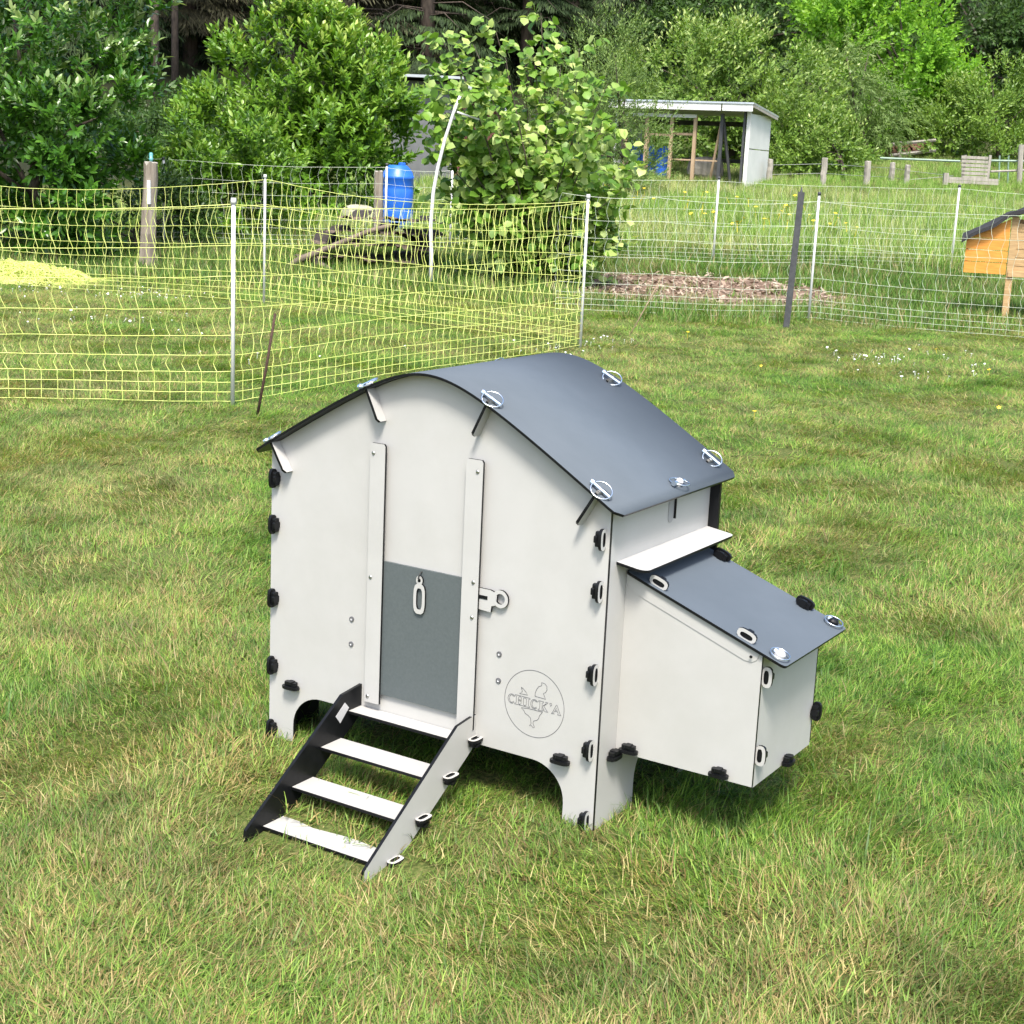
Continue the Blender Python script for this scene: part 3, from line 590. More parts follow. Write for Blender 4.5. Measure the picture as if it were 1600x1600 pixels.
# ------------------------------------------------------------------ log pile
rs = np.random.RandomState(21)
for k_ in range(28):
    px = 478+ (k_ % 7)*27 + (k_//7)*9 + rs.uniform(-5, 5); row = k_//7; d = 20.0+rs.uniform(-.1, .1)
    q = at(px+row*10, 400, d); rr = rs.uniform(.10, .125); x, y = q[0], q[1]; z = gz(x, y)+.0+rr+row*.175
    dr = np.array([FH[0]+rs.normal(0, .12), FH[1]+rs.normal(0, .12), rs.normal(0, .06)]); a_ = np.array([x, y, z])
    round_post('log', f"dark log, {['first', 'second', 'third', 'fourth', 'fifth', 'sixth', 'seventh'][k_ % 7]} from the left in the {['bottom', 'second', 'third', 'top'][row]} row of the pile", 'log', a_+dr*.9, a_-dr*.1, rr, LOGDARK, 40+k_, 'logs in the pile behind the netting', LOGEND)
for pts, r0, lb in (([(428, 432), (470, 405), (520, 385), (575, 362), (610, 352)], .05, 'crooked pale branch lying slanted over the log pile'), ([(480, 402), (505, 415), (530, 432), (548, 440)], .045, 'short forked branch reaching down from the log pile')):
    P = [at(a, b_, 19.6-.1*i) for i, (a, b_) in enumerate(pts)]; pole('dead_branch', lb, 'branch', P, [r0*(1-.12*i) for i in range(len(P))], PALEBARK, 8, group='dead branches')

# ------------------------------------------------------------------ open-fronted shed
sh = empty('garden_shed', (0, 0, 0), label='open-fronted white shed with flat roof and bare timber framing on the meadow', cat='shed')
p = at(1165, 292, 33.0); TH = R(24); SXv = np.array([*(RH*math.cos(TH)-FH*math.sin(TH)), 0.]); SXv = -SXv   # along the front, to the left
SYv = np.array([*(RH*math.sin(TH)+FH*math.cos(TH)), 0.]); O = np.array([p[0], p[1], gz(p[0], p[1])]); H0 = 1.58
sh.location = tuple(O)
def SP(a, b_, c_): return O+SXv*a+SYv*b_+EZ*c_
def sbox(name, a0, a1, b0, b1, c0, c1, mat, par=sh, skew=0):
    return MB().box(SP((a0+a1)/2, (b0+b1)/2, (c0+c1)/2), (abs(a1-a0)/2, abs(b1-b0)/2, abs(c1-c0)/2), [SXv, SYv, EZ]).build(name, [mat], par)
sbox('wall_panel', 0, .05, 0, 1.6, -.1, .78, SHEETW); sbox('wall_panel', 0, .05, 0, 1.6, .80, H0-.08, SHEETW)
sbox('wall_panel', 2.95, 3.0, 0, 1.6, -.1, H0-.12, SHEETW); sbox('back_rail', .05, 2.95, 1.55, 1.6, H0-.3, H0-.2, DARKIN); sbox('back_rail', .05, 2.95, 1.55, 1.6, .5, .58, DARKIN)
sbox('corner_trim', -.012, .07, -.03, -.002, -.1, H0-.02, SHEETW); sbox('corner_post', .10, .15, -.02, .04, -.1, H0-.02, POSTG)
for a, t_ in ((.62, H0-.1), (1.2, 1.42), (1.72, 1.4), (2.28, 1.38), (2.75, 1.38)): sbox('upright', a-.035, a+.035, .0, .06, -.1, t_, POSTG if a < 1 else TIMBER)
sbox('rail', 1.17, 2.93, -.03, -.003, 1.38, 1.45, SHEETW); sbox('rail', 1.24, 1.68, .06, .1, 1.02, 1.07, TIMBER); sbox('rail', 1.76, 2.24, .06, .1, .99, 1.04, TIMBER); sbox('rail', .66, 1.68, .06, .09, .5, .53, TIMBER)
sbox('upright', 2.24, 2.30, .08, .12, -.1, 1.0, TIMBER)
MB().tube([SP(.9, .3, 0), SP(.66, .1, 1.3)], .03, 8).build('brace', [TIMBER], sh); MB().tube([SP(.42, .3, 0), SP(.62, .06, 1.45)], .035, 8).build('brace', [POSTG], sh)
rp_ = [(-.12, -.28), (3.1, -.28), (3.1, 1.75), (-.12, 1.75)]; rx_ = SXv; ry_ = (SYv-EZ*.09)/math.hypot(1, .09); rn = np.cross(rx_, ry_); rn = rn if rn[2] > 0 else -rn
rf = MB().plate(rp_, SP(0, 0, H0+.11), rx_, ry_, rn, .035, 0, 1, 0).build('roof', [SHEETG, SHEETW], sh)
for a0, a1 in ((-.1, .55), (.58, 2.0), (2.03, 3.08)): MB().box(SP((a0+a1)/2, -.25, H0+.03), (abs(a1-a0)/2, .012, .075), [SXv, SYv, EZ]).build('fascia_board', [SHEETW], rf)
MB().box(SP(-.105, .73, H0+.0), (.012, .97, .05), [SXv, ry_, rn]).build('verge_board', [GREYWOOD], rf)
for k_, a in enumerate((2.05, 2.42, 2.72)):
    q = SP(a, .55+.1*k_, 0); barrel('plastic_barrel', ['blue barrel nearest the middle inside the open white shed', 'middle blue barrel inside the open white shed', 'leftmost blue barrel inside the open white shed'][k_], (q[0], q[1], gz(q[0], q[1])-.02), .17, .62, 'blue barrels')
q = SP(1.15, .8, 0); lump('tarp_bundle', 'grey bundle heaped on the floor inside the open shed', 'bundle', (q[0], q[1], gz(q[0], q[1])-.03), (.4, .3, .25), GREYWOOD, 9)

# small cabin between the laurel and the hazel
cb = empty('garden_cabin', (0, 0, 0), label='small grey and brown cabin half hidden behind the hazel bush', cat='cabin')
p = at(690, 230, 31); O2 = np.array([p[0], p[1], gz(p[0], p[1])]); cb.location = tuple(O2); AX = [np.array([*RH, 0]), np.array([*FH, 0]), EZ]
zt = at(650, 122, 31)[2]-O2[2]
def cbx(name, a0, a1, b0, b1, c0, c1, mat, par=cb): return MB().box(O2+AX[0]*(a0+a1)/2+AX[1]*(b0+b1)/2+EZ*(c0+c1)/2, (abs(a1-a0)/2, abs(b1-b0)/2, abs(c1-c0)/2), AX).build(name, [mat], par)
cbx('grey_wall', -1.0, .25, 0, 2.2, -.2, zt-.05, CABG)
for k_ in range(9): cbx('board', .27+k_*.11, .27+k_*.11+.104, .1, .13, -.2, zt-.25, CABB)
cbx('wall', .26, 1.26, .14, 2.2, -.2, zt-.2, CABB)
r1 = cbx('roof', -1.2, .4, -.3, 2.4, zt, zt+.06, FELT); cbx('gutter', -1.2, .4, -.37, -.31, zt-.0, zt+.05, SHEETG, r1)
MB().plate([(0, 0), (1.1, -.62), (1.1, -.52), (0, .1)], O2+AX[0]*.3+AX[1]*-.15+EZ*(zt-.05), AX[0], EZ, -AX[1], 2.4, 0, 0, 0).build('lean_to_roof', [SHEETG], cb)

# ------------------------------------------------------------------ wire fence along the top of the meadow
wf = empty('wire_fence', (0, 0, 0), label='old wire fence on short grey stakes along the top of the meadow', cat='wire fence')
wp = [(1203, 249, 290, 34), (1288, 247, 286, 34), (1356, 252, 286, 34.5), (1394, 254, 284, 35.5), (1418, 258, 284, 35)]; tops = []
for k_, (px, y0, y1, d) in enumerate(wp):
    b0 = gp(px-2, y1, d, -.12); t0 = at(px+1, y0, d); round_post('stake', None, None, b0, t0, .065, GREYWOOD, 60+k_, parent=wf, n=9); tops.append(t0)
wf.location = tuple(gp(1203, 290, 34, 0))
for c_ in wf.children: c_.matrix_parent_inverse = Matrix.Translation(-wf.location)
for dz in (.12, .32): MB().tube([t_-EZ*dz for t_ in tops]+[at(1490, 275, 35)], .004, 4).build('wire', [WIRE], wf)
# pallet screen, timber box, rail fence and log wall on the far right
def facing_box(name, px0, px1, py0, py1, d, dep, mat, par, dz=0):
    a = at(px0, py1, d); b_ = at(px1, py1, d); t_ = at(px0, py0, d); c = (a+b_)/2; hw = np.linalg.norm((b_-a)[:2])/2; hz2 = (t_[2]-a[2])/2
    return MB().box((c[0]+FH[0]*dep/2, c[1]+FH[1]*dep/2, (a[2]+b_[2])/2+hz2+dz), (hw, dep/2, hz2), AX).build(name, [mat], par)
pl = empty('pallet_screen', tuple(gp(1522, 280, 35.5, 0)), label='upright grey slatted pallet standing in the far garden', cat='pallet')
for k_ in range(6): facing_box('slat', 1502, 1544, 244+k_*6.2, 248.6+k_*6.2, 35.5, .03, GREYWOOD, pl)
for px in (1502, 1541): facing_box('batten', px, px+4, 242, 286, 35.58, .05, GREYWOOD, pl)
bx_ = empty('timber_box', tuple(gp(1500, 288, 34.6, 0)), label='low grey timber bed edge in front of the pallet screen', cat='garden bed')
for k_ in range(2): facing_box('board', 1478, 1560, 278+k_*5, 282.5+k_*5, 34.6, .06, GREYWOOD, bx_)
facing_box('end_post', 1474, 1481, 270, 289, 34.5, .1, GREYWOOD, bx_)
lw = empty('log_wall', tuple(gp(1425, 250, 40, 0)), label='low reddish stacked log wall with pale rails under the maple', cat='log wall')
rs = np.random.RandomState(8)
for r_ in range(3):
    for k_ in range(9):
        px = 1392+k_*7.6+(3 if r_ % 2 else 0); py = 240-r_*5-k_*.55; q = at(px, py, 40.5); rr = rs.uniform(.045, .058)
        MB().tube([q-np.array([*FH, 0])*rs.uniform(.18, .24), q+np.array([*FH, 0])*.5], rr, 7).build('log', [BRICKR], lw)
for y0, y1, dd in ((226, 219, 40.1), (243, 235, 40.0)): MB().tube([at(1390, y0, dd), at(1462, y1, dd)], .045, 6).build('rail', [GREYWOOD], lw)
MB().tube([gp(1406, 256, 40.0), at(1406, 221, 40.0)], .045, 7).build('rail_post', [GREYWOOD], lw)
rl = empty('rail_fence', tuple(gp(1594, 275, 36, 0)), label='pale rail fence with one tall post at the far right edge', cat='rail fence')
MB().tube([gp(1594, 276, 36), at(1596, 226, 36)], .06, 9).build('post', [GREYWOOD], rl)
for (xa, ya, xb, yb) in ((1375, 247, 1500, 252), (1548, 251, 1660, 253), (1548, 268, 1660, 264)): MB().tube([at(xa, ya, 36.1), at(xb, yb, 36.1)], .028, 6).build('rail', [GREENP if ya != 268 else GREYWOOD], rl)
for px in (1562, 1576): MB().tube([gp(px, 276, 36.1), at(px, 243, 36.1)], .02, 6).build('upright', [GREENP], rl)

# ------------------------------------------------------------------ wooden hutch
hu = empty('rabbit_hutch', tuple(gp(1590, 500, 17.2, 0)), label='orange and brown wooden hutch on legs under black felt at the right edge', cat='hutch')
dH = 17.2; AX_keep = AX; _h = R(17); AX = [np.array([*(RH*math.cos(_h)-FH*math.sin(_h)), 0]), np.array([*(RH*math.sin(_h)+FH*math.cos(_h)), 0]), EZ]
HO = at(1505, 425, dH); sc = dH/FPX
def HP(a, b_, c_): return HO+AX[0]*a+AX[1]*b_+EZ*c_
for z0, z1 in ((0, .119), (.128, .249), (.258, .38)): MB().box(HP(.2225, .011, (z0+z1)/2), (.2225, .011, (z1-z0)/2), AX).build('plank', [ORANGE], hu)
MB().plate([(.02, .384), (.445, .384), (.445, .60)], HP(0, 0, 0), AX[0], EZ, -AX[1], .022, 0, 0, 0).build('plank', [ORANGE], hu)
MB().plate([(0, 0), (.6, 0), (.6, .37), (0, .37)], HP(0, .03, 0), AX[1], EZ, -AX[0], .02, 0, 0, 0).build('side_wall', [ORANGE], hu)
MB().box(HP(.22, .32, .012), (.22, .29, .012), AX).build('floor_board', [PINE], hu)
for a in (.455, 1.55):
    for b_ in (0, .6): q = HP(a+.035, b_+.03, 0); zz = gz(q[0], q[1]); MB().box((q[0], q[1], (zz-.05+HO[2]+.62)/2), (.036, .036, (HO[2]+.62-zz+.05)/2), AX).build('leg', [PINE], hu)
for k_ in range(6): MB().box(HP(1.01, .03, .05+k_*.092), (.5, .012, .043), AX).build('plank', [PINE], hu)
MB().box(HP(1.01, .63, .3), (.55, .012, .29), AX).build('back_wall', [PINE], hu)
fr_ = MB().box(HP(.80, .008, .28), (.02, .01, .2), AX); fr_.box(HP(.80+.27, .008, .47), (.25, .009, .02), AX); fr_.box(HP(.80+.27, .008, .09), (.25, .009, .02), AX); fr_.build('door_frame', [PINE], hu)
MB().box(HP(1.03, .0, .01), (.56, .03, .03), AX).build('front_rail', [PINE], hu)
MB().box(HP(1.6, .35, -.15), (.5, .28, .015), AX).build('shelf', [PINE], hu)
rs = np.random.RandomState(5); vs = []; NA = 30
for i in range(NA+1):
    a = -.05+1.3*i/NA; 
    for j in range(9):
        b_ = -.09+.85*j/8; z = .425+.52*a+.012*math.sin(a*17+j*.6)+.02*math.exp(-((a-.42)/.08)**2)+.012*math.sin(b_*21+a*8)-(.02 if j in (0, 8) else 0); vs.append(HP(a, b_, z))
n9 = 9; fs = [(i*n9+j, (i+1)*n9+j, (i+1)*n9+j+1, i*n9+j+1) for i in range(NA) for j in range(8)]
vs += [np.array(v)-EZ*.042 for v in vs]; N_ = (NA+1)*n9; fs += [tuple(q+N_ for q in f[::-1]) for f in fs]
fs += [(i*n9, i*n9+N_, (i+1)*n9+N_, (i+1)*n9) for i in range(NA)] + [(j+1, j+1+N_, j+N_, j) for j in range(8)]
MB().add(vs, fs).build('felt_roof', [FELT], hu)
AX = AX_keep

# ------------------------------------------------------------------ leaves
SH8 = dict(oval=[(.0, .0), (.32, .5), (.68, .44), (1., 0.)], lance=[(0, 0), (.3, .5), (.65, .42), (1, 0)], round=[(0, 0), (.22, .44), (.62, .5), (1, .0)])
def norm(a): return a/(np.linalg.norm(a, axis=-1, keepdims=True)+1e-9)
def leaf_arrays(P, A, N, L, Wd, kind='oval', fold=.12, curl=.12):
    """P base, A along, N face normal, all (n,3); L, Wd (n,) -> V, F"""
    A = norm(A); N = norm(N - A*np.sum(A*N, 1, keepdims=True)); B = np.cross(A, N); n = len(P); L = L[:, None]; Wd = Wd[:, None]
    if kind == 'diamond':
        V = np.stack([P, P+A*L*.5+B*Wd*.5, P+A*L-N*L*.05, P+A*L*.5-B*Wd*.5], 1).reshape(-1, 3); F = np.array([[0, 1, 2, 3]])
        return V, (F[None]+np.arange(n)[:, None, None]*4).reshape(-1, 4), 4
    s = SH8[kind]; q = []
    for t, h in (s[0], s[1], s[2], s[3]): q.append((P+A*L*t-N*L*curl*t*t, h))
    c1, c2 = q[1][0], q[2][0]
    V = np.stack([q[0][0], c1+B*Wd*q[1][1]+N*Wd*fold, c2+B*Wd*q[2][1]+N*Wd*fold, q[3][0], c2-B*Wd*q[2][1]+N*Wd*fold, c1-B*Wd*q[1][1]+N*Wd*fold, c1, c2], 1).reshape(-1, 3)
    F = np.array([[0, 6, 1, 1], [0, 5, 6, 6], [1, 6, 7, 2], [6, 5, 4, 7], [2, 7, 3, 3], [7, 4, 3, 3]])
    tri = np.array([[0, 1, 6], [0, 6, 5], [1, 2, 7], [1, 7, 6], [6, 7, 4], [6, 4, 5], [2, 3, 7], [7, 3, 4]])
    return V, (tri[None]+np.arange(n)[:, None, None]*8).reshape(-1, 3), 8
def rdir(rs, n): return norm(rs.normal(size=(n, 3)))
def crown_points(rs, lobes, n, shell=(.55, 1.0), lump=.12, seed=0, per_clump=20):
    K = max(8, n//per_clump); vol = np.array([l[3]*l[4]*l[5] for l in lobes])**.7; ci = rs.choice(len(lobes), K, p=vol/vol.sum()); Lc = np.array(lobes)[ci]
    dc = rdir(rs, K); rc_ = rs.uniform(shell[0]**3, 1, K)**(1/3); cc = Lc[:, :3]+dc*Lc[:, 3:6]*(rc_*rs.uniform(.86, 1.06, K))[:, None]; oc = norm(dc/Lc[:, 3:6])
    cr = np.clip(.30*np.mean(Lc[:, 3:6], 1), .16, .55)*rs.uniform(.7, 1.25, K); idx = rs.randint(0, K, n); dr = norm(rdir(rs, n)+oc[idx]*.55); rr = rs.uniform(.25, 1, n)**.5
    P = cc[idx]+dr*(cr[idx]*rr)[:, None]*np.array([1.15, 1.15, .8]); return P, norm(dr*.8+oc[idx]*.7), rc_[idx]
def loc2w(P): # (u,d,z) -> world
    x, y = L2W(P[:, 0], P[:, 1]); return np.stack([x, y, P[:, 2]], 1)
def dir2w(A): return np.stack([RH[0]*A[:, 0]+FH[0]*A[:, 1], RH[1]*A[:, 0]+FH[1]*A[:, 1], A[:, 2]], 1)
def shoot_crown(rs, lobes, nshoot, per, slen, L, Wd, kind, up=.7, shell=(.5, 1), spread=.9, agebias=.25, seed=0, fold=.12, agetop=None, droop=0.):
    Pb, out, r = crown_points(rs, lobes, nshoot, shell, seed=seed)
    ax = norm(out+np.array([0, 0, up])+rs.normal(0, .25, out.shape)-np.array([0, 0, droop])); sl_ = rs.uniform(.6, 1.2, nshoot)*slen
    hmin, hmax = min(l[2]-l[5] for l in lobes), max(l[2]+l[5] for l in lobes)
    s = np.tile((np.arange(per)+.5)/per, (nshoot, 1)); P = Pb[:, None]+ax[:, None]*(s*sl_[:, None])[..., None]
    t1 = norm(np.cross(ax, rdir(rs, nshoot))); t2 = np.cross(ax, t1); ang = np.arange(per)[None]*2.4+rs.uniform(0, 6.28, (nshoot, 1))+rs.normal(0, .3, (nshoot, per))
    side = t1[:, None]*np.cos(ang)[..., None]+t2[:, None]*np.sin(ang)[..., None]; open_ = spread*(1.15-.75*s)[..., None]
    A = norm(side*open_+ax[:, None]*(1-.35*open_)+rs.normal(0, .15, side.shape)); A[..., 2] -= droop*.5
    N = norm(ax[:, None]*.9-side*.5+np.array([0, 0, .55])+rs.normal(0, .2, side.shape))
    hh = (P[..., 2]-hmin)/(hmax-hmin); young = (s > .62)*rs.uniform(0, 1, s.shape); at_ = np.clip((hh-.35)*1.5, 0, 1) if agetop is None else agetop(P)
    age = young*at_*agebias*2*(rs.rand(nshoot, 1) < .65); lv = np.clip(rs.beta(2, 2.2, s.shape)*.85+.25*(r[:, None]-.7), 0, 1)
    n = nshoot*per; LL = L*rs.uniform(.7, 1.2, n); WW = Wd*rs.uniform(.8, 1.15, n)
    V, F, k = leaf_arrays(loc2w(P.reshape(-1, 3)), dir2w(A.reshape(-1, 3)), dir2w(N.reshape(-1, 3)), LL, WW, kind, fold)
    return V, F, np.repeat(lv.ravel(), k), np.repeat(np.clip(age.ravel(), 0, 1), k)
def limb_tree(root, base, lobes, rs, mat, r0=.09, nl=8):
    b0 = np.array(base); cen = np.mean([l[:3] for l in lobes], 0); m = MB(); top = np.array([base[0]*.4+cen[0]*.6, base[1]*.4+cen[1]*.6, cen[2]])
    f = lambda p: np.array([*L2W(p[0], p[1]), p[2]])
    m.tube([f(b0-np.array([0, 0, .15])), f(b0*.6+top*.4+np.array([.04, .02, 0])), f(top)], [r0, r0*.75, r0*.4], 9); tr = m.build('trunk', [mat], root, smooth=True)
    for i in range(nl):
        l = lobes[i % len(lobes)]; d_ = norm(rs.normal(size=3)+np.array([0, 0, .4])); e = np.array(l[:3])+d_*np.array(l[3:6])*.8
        s = b0*(1-.55)+top*.55 if i % 2 else top*.85+b0*.15; mid = s*.5+e*.5+np.array([0, 0, .12])
        MB().tube([f(s), f(mid), f(e)], [r0*.42, r0*.26, r0*.08], 6).build('limb', [mat], root, smooth=True)
def leafy_tree(name, label, cat, base_ud, lobes, mat, seed, nshoot, per, slen, L, Wd, kind, bark=BARK, group='trees and bushes behind the fences', r0=.09, nl=8, **k):
    rs = np.random.RandomState(seed); x, y = L2W(*base_ud); z = gz(x, y); root = empty(name, (x, y, z), label=label, cat=cat, group=group)
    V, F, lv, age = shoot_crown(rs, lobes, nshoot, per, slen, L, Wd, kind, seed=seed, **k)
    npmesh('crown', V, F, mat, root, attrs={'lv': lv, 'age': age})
    limb_tree(root, (base_ud[0], base_ud[1], z), lobes, rs, bark, r0, nl); return root
def PXL(px, py, d):  # photo pixel at distance d -> (u, d, z)
    p = at(px, py, d); u, dd = W2L(p[0], p[1]); return u, dd, p[2]
def lobe(px, py, d, rx, rz, ry=None):
    u, dd, z = PXL(px, py, d); k = d/FPX; return (u, dd, z, rx*k, (ry or rx*k*.85), rz*k)

leafy_tree('laurel_tree', 'big dark glossy laurel with pale flower tips at the left edge', 'laurel', (-6.2, 19.6),
    [lobe(60, 90, 19.6, 165, 200), lobe(-110, 150, 19.6, 170, 230), lobe(110, 190, 19.2, 105, 90), lobe(60, 285, 19.1, 120, 75), lobe(170, 290, 19.3, 55, 50), lobe(30, 370, 19.4, 130, 50)],
    LAUREL, 1, 1700, 12, .32, .13, .05, 'oval', up=.75, agebias=.6, shell=(.45, 1.0), nl=9)
leafy_tree('laurel_tree', 'pointed light green laurel behind the post and blue barrel', 'laurel', (-3.4, 25),
    [lobe(455, 120, 25, 95, 130), lobe(380, 180, 24.8, 75, 90), lobe(548, 180, 25, 88, 120), lobe(572, 120, 25.2, 40, 75), lobe(470, 235, 24.6, 130, 85), lobe(450, 30, 25, 40, 45), lobe(510, 300, 24.8, 120, 45)],
    LAUREL2, 2, 2300, 12, .34, .13, .05, 'oval', up=1.0, agebias=.5, shell=(.4, 1.0), nl=9)
leafy_tree('laurel_shrub', 'low rounded green shrub between the wooden post and the laurel', 'shrub', (-4.4, 22.4),
    [lobe(330, 245, 22.4, 80, 55), lobe(400, 250, 22.6, 70, 55), lobe(285, 265, 22.2, 45, 40), lobe(360, 310, 22.4, 105, 50)],
    LAUREL2, 3, 900, 11, .28, .11, .042, 'oval', up=.8, agebias=.25, shell=(.4, 1.0), r0=.05, nl=6)
leafy_tree('dark_shrub', 'dark low shrub under the big laurel behind the netting', 'shrub', (-5.2, 20.6),
    [lobe(90, 370, 20.6, 130, 45), lobe(230, 330, 21, 70, 60), lobe(310, 370, 21.5, 90, 45)],
    SHRUBD, 4, 700, 10, .25, .09, .032, 'oval', up=.6, agebias=.1, shell=(.3, 1.0), r0=.04, nl=6)
leafy_tree('dark_shrub', 'dark understorey shrub in the gap behind the thick wooden post', 'shrub', (-7.6, 33.5),
    [lobe(240, 235, 33, 55, 45), lobe(190, 240, 34, 60, 50), lobe(300, 230, 34, 60, 50), lobe(100, 250, 35, 80, 60), lobe(240, 275, 32, 90, 35), lobe(350, 215, 35, 60, 60), lobe(245, 192, 36, 75, 42), lobe(315, 172, 37, 55, 50), lobe(180, 185, 37, 60, 40)],
    SHRUBD, 14, 2800, 10, .32, .11, .045, 'diamond', up=.4, agebias=.1, shell=(.3, 1.0), r0=.05, nl=6)
leafy_tree('willow_bush', 'fine-leaved grey green bush behind the hazel', 'bush', (2.0, 30),
    [lobe(945, 130, 30, 75, 95), lobe(905, 210, 30, 80, 80), lobe(985, 190, 30.5, 65, 80), lobe(960, 260, 30, 70, 40)],
    WILLOW, 5, 1500, 12, .38, .085, .022, 'diamond', up=.9, agebias=.25, shell=(.35, 1), r0=.06)
leafy_tree('apple_tree', 'spreading olive green tree directly behind the white shed', 'tree', (4.8, 37.5),
    [lobe(1090, 130, 37.5, 105, 75), lobe(1180, 150, 37.5, 110, 85), lobe(1040, 105, 38, 60, 45), lobe(1130, 80, 38, 60, 35), lobe(1225, 230, 37, 95, 60), lobe(1060, 210, 37.5, 110, 70), lobe(1290, 240, 37, 60, 40)],
    APPLE, 6, 2800, 11, .5, .12, .055, 'diamond', up=.6, agebias=.45, shell=(.4, 1), r0=.1)
leafy_tree('maple_tree', 'bright fresh green maple right of the shed', 'tree', (10.2, 43),
    [lobe(1400, 75, 43, 100, 95), lobe(1330, 60, 43, 80, 70), lobe(1450, 140, 43, 60, 70), lobe(1380, 175, 43.5, 100, 65), lobe(1360, 0, 43.5, 90, 45), lobe(1490, 110, 43, 26, 50), lobe(1420, 215, 43, 90, 40)],
    MAPLE, 7, 2600, 11, .55, .14, .085, 'diamond', up=.55, agebias=.35, shell=(.4, 1), r0=.13)
leafy_tree('willow_tree', 'soft grey green weeping tree in front of the bright maple', 'tree', (8.6, 40),
    [lobe(1310, 120, 40, 75, 65), lobe(1350, 170, 40, 70, 65), lobe(1275, 170, 40, 60, 65), lobe(1320, 215, 40, 60, 35)],
    WILLOW, 8, 1500, 13, .5, .11, .026, 'diamond', up=-.1, droop=.35, agebias=.3, shell=(.35, 1), r0=.1)
leafy_tree('hedge_shrub', 'mid green shrub above the pallet screen on the right', 'shrub', (12.2, 41),
    [lobe(1520, 190, 41, 75, 50), lobe(1570, 160, 41, 60, 60), lobe(1470, 220, 40.5, 50, 35), lobe(1620, 190, 41, 60, 70), lobe(1540, 235, 40.5, 90, 25)],
    APPLE, 9, 1700, 11, .45, .11, .05, 'diamond', up=.5, agebias=.2, shell=(.35, 1), r0=.08)
leafy_tree('hedge_shrub', 'low shrub with pale shoots right of the shed by the stakes', 'shrub', (7.2, 35.8),
    [lobe(1245, 225, 36, 60, 45), lobe(1300, 245, 36, 55, 35), lobe(1335, 225, 36.5, 30, 25)],
    APPLE, 12, 800, 11, .4, .10, .045, 'diamond', up=.6, agebias=.5, shell=(.35, 1), r0=.06)
leafy_tree('dark_tree', 'dark green broadleaf tree filling the upper right corner', 'tree', (14.5, 50),
    [lobe(1540, 40, 50, 110, 100), lobe(1460, 30, 51, 60, 60), lobe(1640, 100, 50, 90, 120), lobe(1560, 130, 51, 70, 50)],
    SHRUBD, 10, 2000, 11, .6, .17, .09, 'diamond', up=.3, agebias=.1, shell=(.4, 1), r0=.15)
leafy_tree('dark_tree', 'dark broadleaf tree behind the shed at the forest edge', 'tree', (5.5, 50),
    [lobe(1150, 40, 50, 140, 75), lobe(1020, 50, 50, 80, 60), lobe(1250, 50, 51, 80, 70), lobe(1090, 110, 51, 130, 60)],
    SHRUBD, 13, 2200, 11, .6, .17, .09, 'diamond', up=.3, agebias=.1, shell=(.4, 1), r0=.15)

# hazel: arching stems, large round leaves; the most visible 300 leaves are single parts
rs = np.random.RandomState(31); hb = (.2, 19.2); hx_, hy_ = L2W(*hb); hz0 = gz(hx_, hy_)
hz_root = empty('hazel_bush', (hx_, hy_, hz0), label='large hazel bush with round bright leaves behind the corner post', cat='hazel bush', group='trees and bushes behind the fences')
targets = [(675, 150), (690, 60), (740, 70), (775, 50), (845, 20), (880, 70), (905, 75), (700, 230), (680, 240), (940, 200), (975, 262), (970, 300), (930, 150), (820, 120), (780, 160), (860, 190), (740, 200), (900, 260), (970, 350), (700, 300), (820, 300), (760, 260), (950, 130), (690, 130), (850, 260), (930, 320), (770, 350), (860, 370), (960, 400), (910, 410), (720, 370), (800, 400), (675, 200), (985, 250), (790, 90), (880, 130), (830, 60), (720, 150), (905, 190), (800, 215), (680, 190), (940, 245), (755, 120), (870, 320), (665, 165), (675, 105), (700, 175), (680, 290), (710, 335), (735, 300), (720, 110), (965, 380), (955, 330), (960, 285), (940, 440), (880, 440), (700, 420), (760, 430), (820, 450)]
LP, LA, LN, LL = [], [], [], []
f3 = lambda q: np.array([*L2W(q[0], q[1]), q[2]])
for i, (px, py) in enumerate(targets):
    dd = 19.1+rs.normal(0, .42); e = np.array(PXL(px, py, dd)); s = np.array([hb[0]+rs.normal(0, .16), hb[1]+rs.normal(0, .12), hz0-.05])
    mid = s*.45+e*.55+np.array([(e[0]-s[0])*-.12, 0, .18]); C = [s*(1-t)**2+2*mid*t*(1-t)+e*t*t for t in np.linspace(0, 1, 9)]
    MB().tube([f3(q) for q in C], list(np.linspace(.014, .003, 9)), 6).build('stem', [BARK], hz_root, smooth=True)
    for j in range(18):
        t = .30+.70*(j+1)/18; base = s*(1-t)**2+2*mid*t*(1-t)+e*t*t; dr = norm(rs.normal(size=3)*np.array([1, .9, .55])+np.array([0, -.25, .3])); tl = rs.uniform(.12, .36)
        nle = rs.randint(5, 9)
        for q in range(nle):
            tt_ = (q+1)/nle; LP.append(base+dr*tl*tt_); sd_ = norm(np.cross(dr, rs.normal(size=3))); LA.append(norm(dr*.6+sd_*.9+np.array([0, -.15, -.15]))); LN.append(norm(np.array([rs.normal(0, .35), -.45+rs.normal(0, .3), .8]))); LL.append(rs.uniform(.085, .14))
LP, LA, LN, LL = np.array(LP), np.array(LA), np.array(LN), np.array(LL); keep = LP[:, 2] > hz0+.08; LP, LA, LN, LL = LP[keep], LA[keep], LN[keep], LL[keep]
order = np.argsort(LP[:, 1]-LL*3+rs.rand(len(LP))*.1); vis, rest = order[:300], order[300:]
n_ = len(rest); V, F, k_ = leaf_arrays(loc2w(LP[rest]), dir2w(LA[rest]), dir2w(LN[rest]), LL[rest], LL[rest]*.86, 'round', .08, .15)
